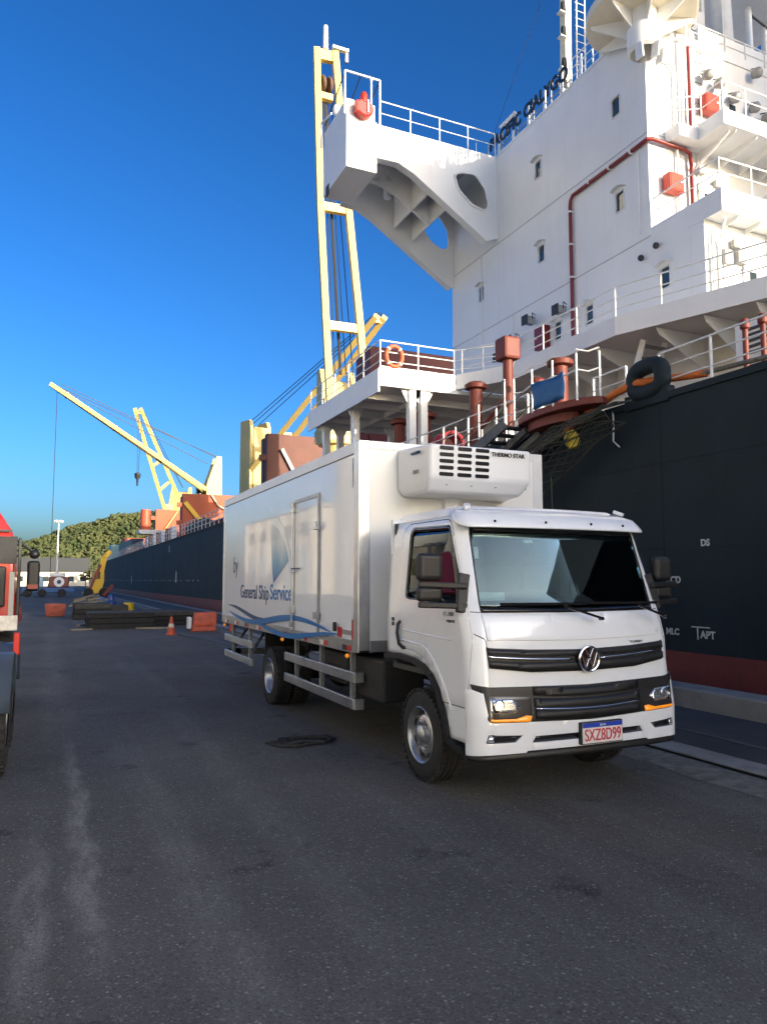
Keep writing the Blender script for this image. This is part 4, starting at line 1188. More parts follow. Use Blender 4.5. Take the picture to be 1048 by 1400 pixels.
def mir(p): return [(5 - a, b) for a, b in p][::-1]
# side wheel arch border, as a list of (Y, z) from the rear edge forward
arch = [(6.74, 1.10), (6.45, 1.10), (6.15, 1.085), (5.95, 1.05), (5.80, .98), (5.69, .88), (5.60, .74), (5.54, .60), (5.51, .50)]
arch_t = [(Yt(y, z), z) for y, z in arch]
low = arch_t + [(1.0, .50)]
swin = rnd([(Yt(6.30, 2.27), 2.275), (1.12, 2.25), (1.46, 1.63), (1.42, 1.575), (.70, 1.60), (.62, 1.625), (Yt(6.33, 1.63), 1.63)], .07, 4)
wsh = rnd([(1.84, 2.24), (3.16, 2.24), (3.06, 1.56), (2.5, 1.545), (1.94, 1.56)], .05, 3)
outer = low + [(1.2, .55), (3.8, .55), (4.0, .50)] + mir(arch_t) + [(5.0, 2.37), (0.0, 2.37)]
outer = [(0.0, 1.10)] + [p for p in arch_t[1:]] + [(1.0, .50), (1.3, .56), (3.7, .56), (4.0, .50)] + [p for p in mir(arch_t)[:-1]] + [(5.0, 1.10), (5.0, 2.37), (0.0, 2.37)]
cab = panel('cab_body', m_white, truck, cabS, outer, [swin, mir(swin), wsh], thick=.03, dt=.04, dz=.06)
# roof
rf = MB()
tl = [0, .25, .5, .75, 1.] + [1 + i / 6 for i in range(1, 7)] + [2 + i / 10 for i in range(1, 11)]
tl = tl + [3 + i / 6 for i in range(1, 7)] + [4.25, 4.5, 4.75, 5.0]
rows = [[cabS(t, z) for t in tl] for z in (2.36, 2.40, 2.43, 2.45)]
c = (4.13, 6.1, 2.475)
for f in (.75, .4): rows.append([(c[0] + (p[0] - c[0]) * f, c[1] + (p[1] - c[1]) * f if p[1] < 6.7 else p[1], 2.45 + (.025 * (1 - f))) for p in rows[3]])
vs = [p for r in rows for p in r]; n = len(tl)
rf.add(vs, [(j * n + i, j * n + i + 1, (j + 1) * n + i + 1, (j + 1) * n + i) for j in range(len(rows) - 1) for i in range(n - 1)])
rf.add(rows[-1], [tuple(range(n))])
rf.build('cab_roof', m_white, truck, smooth=True, weld=True)
B(3.12, 5.14, 6.70, 6.745, 1.05, 2.40).build('cab_rear_wall', m_white, truck)
B(3.14, 5.12, 6.66, 6.698, 1.0, 2.36).build('cab_lining', m_seat, truck)
B(3.2, 5.06, 5.6, 6.66, 2.36, 2.375).build('roof_lining', m_seat, truck)
# sun visor that curls down from the roof
vz = MB()
tv_ = [1.25 + i * (2.5 / 60) for i in range(61)]
prof = [(2.245, .115), (2.26, .12), (2.30, .115), (2.36, .095), (2.40, .06), (2.425, .0)]
rows = []
for z, o_ in prof:
    row = []
    for t in tv_:
        e = min(1, min(t - 1.25, 3.75 - t) / .55)
        e = math.sin(e * PI / 2)
        p = cabS(t, min(2.44, z + (1 - e) * .09 * (z < 2.4)), o_ * (.15 + .85 * e))
        row.append(p)
    rows.append(row)
n = len(tv_)
vz.add([p for r in rows for p in r], [(j * n + i, j * n + i + 1, (j + 1) * n + i + 1, (j + 1) * n + i) for j in range(len(rows) - 1) for i in range(n - 1)])
visor = vz.build('sun_visor', m_white, truck, smooth=True, solid=.018, weld=True)
for t in (2.08, 2.38, 2.68, 2.92):
    p = V3(cabS(t, 2.30, .122)); MB().cyl(p, p + V3((0, -.006, 0)), .012, .012, 10).build('visor_bolt', m_blkg, visor)
for x, sg in ((3.27, 1), (4.99, -1)): MB().beam((x, 5.5, 2.42), (x + .04 * sg, 5.58, 2.455), .06, .035).build('visor_bracket', m_white, truck, bevel=.01)
# windscreen
panel('windscreen_gasket', m_blkg, truck, cabS, grow(wsh, .022, .9), [grow(wsh, -.02, .9)], off=.006, thick=.02, dt=.05, dz=.1)
ws = panel('windscreen', m_wind, truck, cabS, grow(wsh, .004, .9), off=-.004, thick=.004, dt=.05, dz=.08)
panel('shade_band', m_blkg, ws, cabS, [(1.85, 2.235), (3.15, 2.235), (3.13, 2.165), (2.5, 2.155), (1.87, 2.165)], off=-.012, thick=.003)
def stick(t0, t1, z0, z1, col): panel('sticker', M('sticker', col, .5), ws, cabS, rect(t0, t1, z0, z1), off=-.014, thick=.002)
stick(1.98, 2.02, 1.98, 2.08, (.5, .55, .56)); stick(2.28, 2.33, 2.12, 2.15, (.5, .55, .56)); stick(2.0, 2.13, 1.63, 1.70, (.32, .42, .44)); stick(2.98, 3.0, 1.72, 1.80, (.35, .45, .45))
text('www.frotatruck.com.br', .022, cabS(2.52, 1.60, .003), (1, 0, 0), (0, .28, .96), m_rw, ws, 'windscreen_lettering', width=.34, ext=.0006)
# interior
it = MB(); it.box(3.2, 5.1, 5.32, 5.62, 1.15, 1.52); it.box(3.2, 5.1, 5.25, 5.4, 1.42, 1.54)
dash = it.build('dashboard', m_dash, truck, bevel=.05)
bn = MB(); bn.lathe([(.001, 0), (.34, 0), (.31, .10), (.2, .19), (.001, .22)], (3.98, 5.56, 1.5), (0, 0, 1), 18, 0, 2 * PI); bn.build('instrument_hood', m_blk, truck, smooth=True)
sw = MB(); sw.tube([(4.68 + .22 * math.cos(a), 5.62 + .09 * math.sin(a), 1.66 + .2 * math.sin(a)) for a in [2 * PI * i / 28 for i in range(28)]], .018, 8, True)
sw.tube([(4.46, 5.62, 1.66), (4.90, 5.62, 1.66)], .02, 6); sw.tube([(4.68, 5.62, 1.66), (4.68, 5.55, 1.46)], .02, 6)
sw.build('steering_wheel', m_blk, truck, smooth=True)
for x in (3.6, 4.2, 4.7):
    st_ = MB(); st_.box(x - .24, x + .24, 6.0, 6.5, 1.0, 1.25); st_.box(x - .24, x + .24, 6.4, 6.58, 1.2, 1.95); st_.box(x - .14, x + .14, 6.42, 6.55, 1.98, 2.2)
    st_.build('seat', m_seat, truck, bevel=.05)
B(3.12, 5.18, 5.4, 6.7, .95, 1.0).build('cab_floor', m_dash, truck)
# hood seam and front crease
panel('hood_seam', m_seam, truck, cabS, [(1.55, 1.372), (1.9, 1.332), (1.95, 1.30), (2.0, 1.11), (1.99, 1.105), (1.94, 1.293), (1.89, 1.324), (1.55, 1.364)], off=.0025, thick=.004, dt=.02, dz=.05)
panel('cowl_seam', m_seam, truck, cabS, [(1.56, 1.545), (2.5, 1.532), (3.44, 1.545), (3.44, 1.539), (2.5, 1.526), (1.56, 1.539)], off=.0025, thick=.004, dt=.05, dz=.02)
hb_ = panel('hood_panel', m_white, truck, cabS, [(2.0, 1.315), (2.5, 1.30), (3.0, 1.315), (3.07, 1.52), (2.5, 1.51), (1.93, 1.52)], off=.012, thick=.02, dt=.05, dz=.05, bevel=.006)
text('DELIVERY', .03, cabS(2.83, 1.262, .004), (1, 0, 0), UP, m_ink, truck, 'front_lettering', width=.16)
# upper grille with bars and chrome strip
ug = [(1.93, 1.265), (2.2, 1.236), (2.5, 1.222), (2.8, 1.236), (3.07, 1.265), (3.01, 1.10), (2.8, 1.055), (2.5, 1.045), (2.2, 1.055), (1.99, 1.10)]
gu = panel('upper_grille', m_blk, truck, cabS, ug, off=.016, thick=.03, dt=.04, dz=.05, bevel=.006)
panel('grille_bar', m_blk, gu, cabS, [(1.95, 1.205), (2.2, 1.180), (2.5, 1.168), (2.8, 1.180), (3.04, 1.205), (3.03, 1.255), (2.8, 1.228), (2.5, 1.214), (2.2, 1.228), (1.945, 1.255)], off=.03, thick=.016, dt=.04, dz=.05)
panel('grille_bar', m_blk, gu, cabS, [(1.985, 1.11), (2.2, 1.065), (2.5, 1.055), (2.8, 1.065), (3.015, 1.11), (3.03, 1.165), (2.8, 1.135), (2.5, 1.122), (2.2, 1.135), (1.97, 1.165)], off=.03, thick=.016, dt=.04, dz=.05)
for a, b in ((1.955, 2.42), (2.58, 2.95)):
    zz = lambda t: 1.148 + .16 * (t - 2.5) ** 2
    k = [a + (b - a) * i / 8 for i in range(9)]
    panel('chrome_strip', m_chrome, gu, cabS, [(t, zz(t) - .007) for t in k] + [(t, zz(t) + .007) for t in k[::-1]], off=.04, thick=.02, dt=.03, dz=.02)
# lower grille
lg = [(1.33, .975), (1.9, .955), (2.5, .935), (3.1, .955), (3.67, .975), (3.60, .93), (3.2, .90), (3.16, .70), (2.83, .685), (2.5, .665), (2.17, .685), (1.84, .70), (1.80, .90), (1.40, .93)]
lg = [(1.33, .975), (1.9, .955), (2.5, .935), (3.1, .955), (3.67, .975), (3.62, .925), (3.30, .905), (3.18, .69), (2.83, .675), (2.5, .658), (2.17, .675), (1.82, .69), (1.70, .905), (1.38, .925)]
gl_ = panel('lower_grille', m_blk, truck, cabS, lg, off=.022, thick=.03, dt=.04, dz=.05, bevel=.006)
for z0, z1 in ((.855, .925), (.765, .835), (.675, .745)):
    k = [2.20 + .6 * i / 10 for i in range(11)]
    cz = lambda t: .25 * (t - 2.5) ** 2
    panel('grille_bar', m_blk, gl_, cabS, [(t, z0 + cz(t)) for t in k] + [(t, z1 + cz(t)) for t in k[::-1]], off=.04, thick=.02, dt=.03, dz=.04)
k = [2.20 + .6 * i / 10 for i in range(11)]
panel('chrome_strip', m_chrome, gl_, cabS, [(t, .748 + .25 * (t - 2.5) ** 2) for t in k] + [(t, .76 + .25 * (t - 2.5) ** 2) for t in k[::-1]], off=.046, thick=.02, dt=.03, dz=.02)
# emblem: ring with a V over a W
ec = V3(cabS(2.505, 1.145, .055))
em = MB(); em.lathe([(.001, 0), (.098, 0), (.098, .006), (.001, .006)], ec + V3((0, .012, 0)), (0, -1, 0), 32)
emb = em.build('emblem', m_blkg, truck, smooth=True)
MB().tube([(ec.x + .100 * math.cos(2 * PI * i / 36), ec.y, ec.z + .100 * math.sin(2 * PI * i / 36)) for i in range(36)], .011, 8, True).build('emblem_ring', m_chrome, emb, smooth=True)
lt = MB()
def stroke(pts, w=.017):
    for a, b in zip(pts, pts[1:]): lt.beam((ec.x + a[0], ec.y - .002, ec.z + a[1]), (ec.x + b[0], ec.y - .002, ec.z + b[1]), w, .012, up=(0, 1, 0))
stroke([(-.044, .084), (-.006, .010), (.006, .010), (.044, .084)])
stroke([(-.083, .048), (-.036, -.080), (-.002, .000), (.002, .000), (.036, -.080), (.083, .048)])
lt.build('emblem_letters', m_chrome, emb, bevel=.002)
# headlights
hl = rnd([(1.845, .69), (2.175, .672), (2.185, .862), (2.12, .872), (1.86, .895)], .02, 2)
for mm in (0, 1):
    q = mir if mm else (lambda p: p)
    h_ = panel('headlight', m_lampd, truck, cabS, q(hl), off=.030, thick=.03, dt=.03, dz=.04, bevel=.004)
    panel('lens', m_lens, h_, cabS, q([(1.885, .765), (2.10, .752), (2.13, .80), (2.09, .855), (1.90, .872)]), off=.034, thick=.004, dt=.02, dz=.03)
    c_ = V3(cabS(2.02 if not mm else 2.98, .812, .036))
    MB().lathe([(.001, -.012), (.042, -.006), (.052, .006), (.046, .010)], c_, (0, -1, 0), 20).build('projector', m_chrome, h_, smooth=True)
    panel('bezel', m_blkg, h_, cabS, q([(1.93, .80), (2.0, .76), (2.02, .765), (1.96, .815), (1.95, .86), (1.935, .86)]), off=.04, thick=.006, dt=.02, dz=.03)
    panel('daylight_strip', m_amber, h_, cabS, q([(1.855, .696), (2.17, .678), (2.176, .722), (2.15, .728), (2.10, .706), (1.86, .714)]), off=.038, thick=.01, dt=.03, dz=.03)
    panel('side_marker', m_amber, truck, cabS, q(rnd([(1.17, .80), (1.42, .80), (1.42, .895), (1.17, .895)], .02, 2)), off=.016, thick=.02, dt=.04, dz=.04, bevel=.004)
# bumper
bt = [(1.10, .93), (1.38, .935), (1.72, .905), (1.83, .688), (2.17, .672), (2.5, .655), (2.83, .672), (3.17, .688), (3.28, .905), (3.62, .935), (3.90, .93), (3.95, .42), (3.25, .435), (2.85, .435), (2.84, .45), (2.16, .45), (2.15, .435), (1.75, .435), (1.05, .42)]
fogp = [(1.72, .525), (2.10, .520), (2.135, .572), (1.93, .592), (1.80, .59)]
cslot = [(2.18, .508), (2.82, .508), (2.80, .56), (2.20, .56)]
bump = panel('bumper', m_white, truck, cabS, bt, [fogp, mir(fogp), cslot], off=.024, thick=.05, dt=.04, dz=.05, bevel=.008)
for mm in (0, 1):
    q = mir if mm else (lambda p: p)
    f_ = panel('fog_recess', m_blkg, truck, cabS, q(grow(fogp, .004, .5)), off=.012, thick=.01, dt=.04, dz=.03)
    panel('fog_lamp', m_lens, f_, cabS, q([(1.76, .535), (1.97, .532), (1.97, .575), (1.84, .578)]), off=.02, thick=.008, dt=.04, dz=.03)
panel('air_intake', m_blkg, truck, cabS, grow(cslot, .004, .5), off=.008, thick=.01, dt=.05, dz=.03)
panel('lower_lip', m_blk, truck, cabS, [(1.05, .42), (1.8, .43), (2.5, .445), (3.2, .43), (3.95, .42), (3.95, .38), (1.05, .38)], off=.005, thick=.03, dt=.05, dz=.05)
# number plate
py = 4.955
B(3.995, 4.425, py, py + .05, .462, .640).build('plate_bracket', m_blk, truck, bevel=.004)
plate = B(4.005, 4.415, py - .006, py - .0005, .472, .632).build('number_plate', M('plate_white', (.66, .62, .62), .45, dirt=.3, ds=9, dcol=(.4, .36, .36)), truck)
B(4.005, 4.415, py - .009, py - .0065, .597, .632).build('plate_band', M('plate_blue', (.015, .05, .38), .4), plate)
text('SXZ8D99', .135, (4.21, py - .009, .532), (1, 0, 0), UP, M('plate_red', (.50, .02, .03), .45), plate, 'plate_lettering', width=.37, ext=.002)
text('BRASIL', .022, (4.21, py - .0105, .614), (1, 0, 0), UP, m_rw, plate, 'plate_country', ext=.001)
# wipers
for x0, x1, x2 in ((4.28, 3.92, 3.33), (5.0, 4.72, 4.12)):
    q = MB(); q.beam((x0, 5.02, 1.48), (x1, 5.045, 1.585), .022, .02, w1=.014); q.beam((x1 + .26, 5.09, 1.60), (x2, 5.10, 1.605), .012, .022)
    q.cyl((x0, 5.03, 1.475), (x0, 4.99, 1.475), .018, .014, 10)
    q.build('wiper', m_blkg, truck)
# doors (proud 5 mm of the body, with a seam behind)
dz_f = [(1.50, 2.30), (1.50, 1.60)]
dpoly = rnd([(Yt(6.50, 1.12), 1.13), (Yt(6.2, 1.1), 1.12), (Yt(5.95, 1.08), 1.08), (Yt(5.80, 1.0), 1.0), (Yt(5.68, .9), .88), (Yt(5.63, .8), .80), (1.08, .80), (1.50, 1.36), (1.53, 1.58), (1.22, 2.315), (Yt(6.42, 2.31), 2.315), (Yt(6.5, 2.2), 2.22)], .05, 3)
dpoly = [(Yt(6.50, 1.17), 1.17), (Yt(6.2, 1.15), 1.16), (Yt(5.98, 1.12), 1.12), (Yt(5.80, 1.05), 1.03), (Yt(5.66, .92), .90), (Yt(5.61, .78), .78), (1.10, .78), (1.48, 1.34), (1.52, 1.57), (1.24, 2.20), (1.16, 2.30), (1.0, 2.325), (Yt(6.36, 2.33), 2.33), (Yt(6.46, 2.28), 2.29), (Yt(6.5, 2.2), 2.21)]
for mm in (0, 1):
    q = mir if mm else (lambda p: p)
    panel('door_seam', m_seam, truck, cabS, q(grow(dpoly, .009, 1.3)), [q(swin)], off=.0015, thick=.004, dt=.04, dz=.08)
    d_ = panel('door', m_white, truck, cabS, q(dpoly), [q(swin)], off=.006, thick=.012, dt=.04, dz=.08, bevel=.003)
    panel('window_gasket', m_blkg, d_, cabS, q(grow(swin, .018, 1.2)), [q(grow(swin, -.014, 1.2))], off=.011, thick=.016, dt=.04, dz=.08)
    panel('side_window', m_sideg, d_, cabS, q(swin), off=-.004, thick=.004, dt=.05, dz=.1)
    # crease along the door and pressed arc over the arch
    cr = MB(); kk = []
    for i in range(13):
        y = 6.48 - i * .085; z = 1.335 - .035 * i / 12
        p = cabS(Yt(y, z), z, .008); kk.append(p if not mm else (8.26 - p[0], p[1], p[2]))
    cr.tube(kk, .006, 6); cr.build('door_crease', m_white, d_, smooth=True)
    ac = MB(); kk = []
    for i in range(12):
        a = i / 11; y = 6.45 - 1.0 * a; z = 1.24 - .05 * a - .46 * max(0, a - .45) ** 1.8 / .55 ** 1.8
        p = cabS(Yt(y, z), z, .007); kk.append(p if not mm else (8.26 - p[0], p[1], p[2]))
    ac.tube(kk, .009, 6); ac.build('door_pressing', m_white, d_, smooth=True)
    h = MB(); kk = []
    for y, z, o_ in ((6.44, 1.41, .006), (6.44, 1.385, .03), (6.43, 1.30, .045), (6.40, 1.20, .04), (6.35, 1.165, .02), (6.33, 1.17, .006)):
        p = cabS(Yt(y, z), z, o_); kk.append(p if not mm else (8.26 - p[0], p[1], p[2]))
    h.tube(kk, .017, 8); h.build('handle', m_blk, d_, smooth=True)
    sx = (lambda x: x) if not mm else (lambda x: 8.26 - x)
    vn = MB()
    for z in (1.36, 1.405):
        a, b = sorted((sx(3.072), sx(3.10))); vn.box(a, b, 6.585, 6.63, z, z + .035)
    vn.build('cab_air_slot', m_blk, truck)
    # arch lip
    lp = MB(); kk = []
    for y, z in [(6.76, 1.075)] + arch[1:] + [(5.36, .455), (5.25, .45)]:
        p = cabS(Yt(y, z), z, .004); kk.append((sx(p[0]), p[1], p[2] - .015))
    for a, b in zip(kk, kk[1:]): lp.beam(a, b, .05, .06, up=(1, 0, 0))
    lp.build('arch_lip', m_blk, truck)
    wl = MB()
    pts = [(y - .0, z - .02) for y, z in arch]
    xa, xb = sorted((sx(3.12), sx(3.62)))
    for (y0, z0), (y1, z1) in zip(pts, pts[1:]): wl.add([(xa, y0, z0), (xb, y0, z0), (xb, y1, z1), (xa, y1, z1)], [(0, 1, 2, 3)])
    wl.build('arch_liner', m_under, truck, solid=.01)
    # door mirror: two housings on twin arms
    mx = sx
    sh = .10 if mm else 0.
    def mbox(x0, x1, *r): a, b = sorted((mx(x0 + sh), mx(x1 + sh * .8))); return B(a, b, *r)
    mi = mbox(2.72, 2.95, 5.34, 5.44, 1.79, 2.02).build('door_mirror', m_blk, truck, bevel=.045, seg=4)
    mbox(2.72, 2.95, 5.35, 5.43, 1.625, 1.745).build('lower_mirror', m_blk, mi, bevel=.035, seg=4)
    mbox(2.75, 2.93, 5.438, 5.444, 1.80, 2.01).build('mirror_glass', m_chrome, mi)
    ar = MB()
    for z in (1.765, 1.60):
        ar.beam((mx(2.74), 5.40, z), (mx(3.14), 5.30, z - .015), .05, .05)
    ar.build('mirror_arm', m_blk, mi, bevel=.012)
    MB().beam((mx(3.10), 5.30, 1.53), (mx(3.155), 5.36, 1.85), .05, .13, up=(1, 0, 0)).build('mirror_foot', m_blk, mi, bevel=.01)
text('11.180', .05, cabS(Yt(5.52, 1.55), 1.515, .008), SP, UP, M('badge_grey', (.12, .12, .13), .4), truck, 'door_badge', width=.17)
text('PRIME', .035, cabS(Yt(5.50, 1.55), 1.455, .008), SP, UP, m_ink, truck, 'door_badge', width=.14)
# aerial
MB().tube([(5.08, 6.7, 2.4), (5.08, 6.72, 2.95)], .006, 6).build('aerial', m_blk, truck)
# chassis
ch = MB()
for x in (3.72, 4.50): ch.box(x, x + .08, 5.4, 13.8, .74, .96)
for y in (6.8, 8.2, 9.6, 11.4, 12.8): ch.box(3.8, 4.5, y, y + .1, .78, .92)
chs = ch.build('chassis_frame', m_under, truck)
B(3.3, 5.0, 6.02, 6.18, .36, .48).build('front_axle', m_under, truck, bevel=.02)
ax = MB(); ax.cyl((3.2, 10.72, .42), (5.1, 10.72, .42), .09, .09, 12); ax.sphere((4.15, 10.72, .42), .24, 14); ax.build('rear_axle', m_under, truck, smooth=True)
B(3.5, 4.8, 5.2, 5.9, .5, 1.0).build('engine_block', m_under, truck)
B(3.12, 3.6, 6.95, 7.75, .55, .98).build('battery_box', m_under, truck, bevel=.03)
MB().cyl((4.95, 7.3, .68), (4.95, 8.8, .68), .28, .28, 18).build('fuel_tank', m_alud, truck, smooth=True)
B(3.15, 3.55, 8.0, 9.0, .6, .95).build('tool_box', m_under, truck, bevel=.02)
for x in (3.35, 4.95): B(x - .28, x + .28, 11.25, 11.27, .32, 1.0).build('mudflap', m_blk, truck)
# wheels
def wheel(x, y, s, r=.41, w=.235, steer=0., dual=False, lab='wheel'):
    # s = -1: outer face towards -X
    o = V3((x, y, r)); ax_ = V3((s, 0, 0))
    tp_ = [(.235, -w / 2), (.30, -w / 2 - .004), (.36, -w / 2 + .004), (r - .022, -w / 2 + .022), (r - .006, -w / 2 + .045), (r, -w / 4)]
    for g in (-.055, 0, .055):
        tp_ += [(r, g - .012), (r - .012, g - .008), (r - .012, g + .008), (r, g + .012)]
    tp_ += [(r, w / 4), (r - .006, w / 2 - .045), (r - .022, w / 2 - .022), (.36, w / 2 - .004), (.30, w / 2 + .004), (.235, w / 2)]
    wo_ = MB().lathe(tp_, o, ax_, 56).build(lab, m_tyre, truck, smooth=True)
    tr = MB()
    for i in range(44):
        t = 2 * PI * i / 44
        for sg in (-1, 1):
            c_ = o + V3((sg * (w / 2 - .03), (r - .006) * math.cos(t), (r - .006) * math.sin(t)))
            d = V3((0, math.cos(t), math.sin(t)))
            tr.beam(c_ - d * .02, c_ + d * .007, .05, .034, up=(0, -math.sin(t), math.cos(t)))
    tag(tr.build('tread_lugs', m_tyre, wo_), kind='stuff')
    pr = [(.255, -w / 2), (.255, w / 2 - .004), (.245, w / 2 + .006), (.236, w / 2), (.225, w / 2 - .03), (.215, .02)]
    if dual: pr += [(.20, -.02), (.12, -.035), (.11, -.0), (.001, -.0)]
    else: pr += [(.205, .045), (.165, .075), (.13, .085), (.105, .07), (.10, .07), (.001, .07)]
    rm = MB().lathe(pr, o, ax_, 40).build('rim', m_steel, wo_, smooth=True)
    hole = MB(); nuts = MB()
    for i in range(8):
        t = 2 * PI * (i + .5) / 8
        c_ = o + V3((s * (.052 if not dual else -.022), .182 * math.cos(t), .182 * math.sin(t)))
        hole.lathe([(.001, .013), (.036, .013), (.036, -.01)], c_ + V3((s * .006, 0, 0)), ax_, 12)
    hole.build('rim_hole', m_under, wo_, smooth=True)
    for i in range(6):
        t = 2 * PI * i / 6
        c_ = o + V3((s * (.075 if not dual else -.03), .115 * math.cos(t), .115 * math.sin(t)))
        nuts.cyl(c_, c_ + ax_ * .03, .014, .012, 6)
    nuts.build('wheel_nuts', m_steel, wo_)
    MB().lathe([(.085, 0), (.08, .05), (.05, .07), (.001, .075)], o + ax_ * (.065 if not dual else -.01), ax_, 20).build('hub', m_under if dual else m_steel, wo_, smooth=True)
wheel(3.225, 6.10, -1); wheel(5.035, 6.10, 1)
wheel(3.11, 10.72, -1, dual=True); wheel(5.19, 10.72, 1, dual=True); wheel(3.39, 10.72, -1, dual=True); wheel(4.91, 10.72, 1, dual=True)

# ---- cargo box
X0, X1, Y0, Y1, Z0, Z1 = 2.97, 5.34, 7.24, 13.92, 1.16, 3.30
box = B(X0 + .012, X1 - .012, Y0 + .012, Y1 - .012, Z0 - .02, Z1 - .01).build('cargo_box', m_boxw, truck)
B(X0 + .004, X0 + .016, Y0 + .13, Y1 - .1, Z0, Z1 - .13).build('side_panel', m_boxw, box, bevel=.002)
B(X0 + .13, X1 - .13, Y0 + .003, Y0 + .014, Z0, Z1 - .09).build('front_panel', m_boxf, box)
B(X0 + .1, X1 - .1, Y0 + .1, Y1 - .1, Z1 - .012, Z1 - .002).build('roof_panel', m_boxw, box)
# profiles
m_prof = M('box_edge_white', (.72, .73, .74), .35, .1, var=.1, vs=5, dirt=.2, ds=4, dcol=(.4, .38, .33))
for y in (Y0, Y1 - .10): B(X0 - .004, X0 + .02, y, y + .13 if y == Y0 else y + .10, Z0 - .12, Z1 - .002).build('corner_profile', m_alu, box, bevel=.006)
B(X0, X0 + .13, Y0 - .004, Y0 + .02, Z0 - .1, Z1 - .002).build('corner_profile', m_alu, box, bevel=.006)
B(X1 - .13, X1 + .003, Y0 - .004, Y0 + .02, Z0 - .1, Z1 - .002).build('corner_profile', m_prof, box, bevel=.006)
B(X0 - .002, X0 + .018, Y0 + .13, Y1 - .10, Z1 - .13, Z1).build('top_rail', m_prof, box, bevel=.006)
B(X0 + .13, X1 - .13, Y0 - .002, Y0 + .018, Z1 - .09, Z1).build('top_rail', m_prof, box, bevel=.006)
B(X0 - .001, X0 + .003, Y0 + .13, Y1 - .10, Z1 - .138, Z1 - .13).build('rail_shadow_gap', m_seam, box)
B(X0 - .006, X0 + .02, Y0 + .13, Y1 - .05, Z0 - .135, Z0 + .004).build('skirt_rail', m_alud, box, bevel=.006)
B(X0 + .13, X1 - .1, Y0 - .006, Y0 + .03, Z0 - .12, Z0 + .002).build('front_sill', m_alud, box, bevel=.006)
B(X0 + .02, X1, Y0 + .03, Y1, Z0 - .12, Z0 - .03).build('floor_frame', m_under, box)
# reflective tape
for i in range(9):
    y = 7.42 + i * .74
    B(X0 - .009, X0 - .0065, y, y + .13, Z0 - .115, Z0 - .06).build('reflector', m_red, box)
    B(X0 - .009, X0 - .0065, y + .13, y + .26, Z0 - .115, Z0 - .06).build('reflector', m_rw if i % 3 else m_blk, box)
B(X0 - .009, X0 - .0055, Y0 + .135, Y0 + .17, Z0 + .01, Z0 + .22).build('reflector', m_red, box)
B(X0 - .0065, X0 - .0045, Y0 + .145, Y0 + .165, Z1 - .5, Z1 - .18).build('reflector', m_grey, box)
for y in (7.55, 10.0, 13.7):
    MB().sphere((X0 + .0, y, Z0 - .175), .026, 10).build('marker_lamp', m_amber, truck, smooth=True)
# side door with frame, hinges, latches
dY0, dY1, dZ0, dZ1 = 8.47, 9.46, 1.10, 2.86
d_ = B(X0 - .012, X0 + .002, dY0 + .05, dY1 - .05, dZ0 + .05, dZ1 - .05).build('side_door', m_boxw, box, bevel=.004)
for a in ((dY0, dY0 + .05, dZ0, dZ1), (dY1 - .05, dY1, dZ0, dZ1), (dY0 + .05, dY1 - .05, dZ1 - .05, dZ1), (dY0 + .05, dY1 - .05, dZ0, dZ0 + .05)):
    B(X0 - .018, X0 + .001, a[0], a[1], a[2], a[3]).build('door_frame', m_alud, box, bevel=.004)
def fit(y, z, w, h, d=.05, m=m_alu): return B(X0 - .02 - d, X0 - .015, y - w / 2, y + w / 2, z - h / 2, z + h / 2).build('door_fitting', m, box, bevel=.008)
for z in (2.72, 2.80): fit(9.46, z, .07, .06)
fit(8.48, 2.43, .09, .05); fit(8.48, 2.46, .03, .1)
fit(8.47, 1.38, .10, .08, m=m_alud); fit(9.44, 1.42, .12, .10); fit(9.44, 1.22, .08, .07, m=m_alud); fit(9.44, 1.92, .09, .05)
q = MB(); q.cyl((X0 - .05, 9.43, 1.15), (X0 - .05, 9.43, 2.82), .012, .012, 8); q.build('lock_rod', m_alu, box, smooth=True)
q = MB(); q.tube([(X0 - .06, 9.43, 1.95), (X0 - .06, 9.1, 1.95)], .008, 6); q.build('latch_lever', m_blk, box)
fit(7.86, 1.28, .05, .10, .03, m_blk); B(X0 - .006, X0 + .002, 7.72, 7.84, Z0 + .01, Z0 + .12).build('sticker', m_red, box); B(X0 - .006, X0 + .003, 7.42, 7.70, Z0 + .05, Z0 + .10).build('sticker', m_grey, box)
# lettering and waves
text('General Ship', .31, (X0 + .002, 11.62, 1.60), SP, UP, m_navy, box, 'side_lettering', width=1.75, ext=.002, bold=.003)
text('Service', .31, (X0 + .002, 10.12, 1.615), SP, UP, m_blue, box, 'side_lettering', width=1.08, ext=.002, bold=.004)
text('by', .4, (X0 + .002, 12.9, 2.05), SP, UP, m_navy, box, 'side_lettering', width=.32, ext=.002)
def ribbon(f, y0, y1, w, mat, off=0.):
    k = 26; up_, dn = [], []
    for i in range(k + 1):
        u_ = i / k; y = y0 + (y1 - y0) * u_; th = w * math.sin(PI * min(1, max(.0, u_))) ** .7 + .004
        up_.append((X0 - .0005 - off, y, f(u_) + th / 2)); dn.append((X0 - .0005 - off, y, f(u_) - th / 2))
    mb = MB(); mb.add(up_ + dn, [(i, i + 1, k + 2 + i, k + 1 + i) for i in range(k)])
    return mb.build('wave_print', mat, box, solid=.003)
ribbon(lambda u: 1.235 + .085 * math.sin(u * 6.6 + 2.9) - .02 * u, 13.25, 8.0, .08, m_blue, .0235)
ribbon(lambda u: 1.30 - .05 * u + .06 * math.sin(u * 5.0 + 1.2), 13.4, 10.4, .06, m_navy, .004)
ribbon(lambda u: 1.13 + .075 * math.sin(u * 5.2 + 2.4), 11.6, 7.75, .065, m_blue, .025)
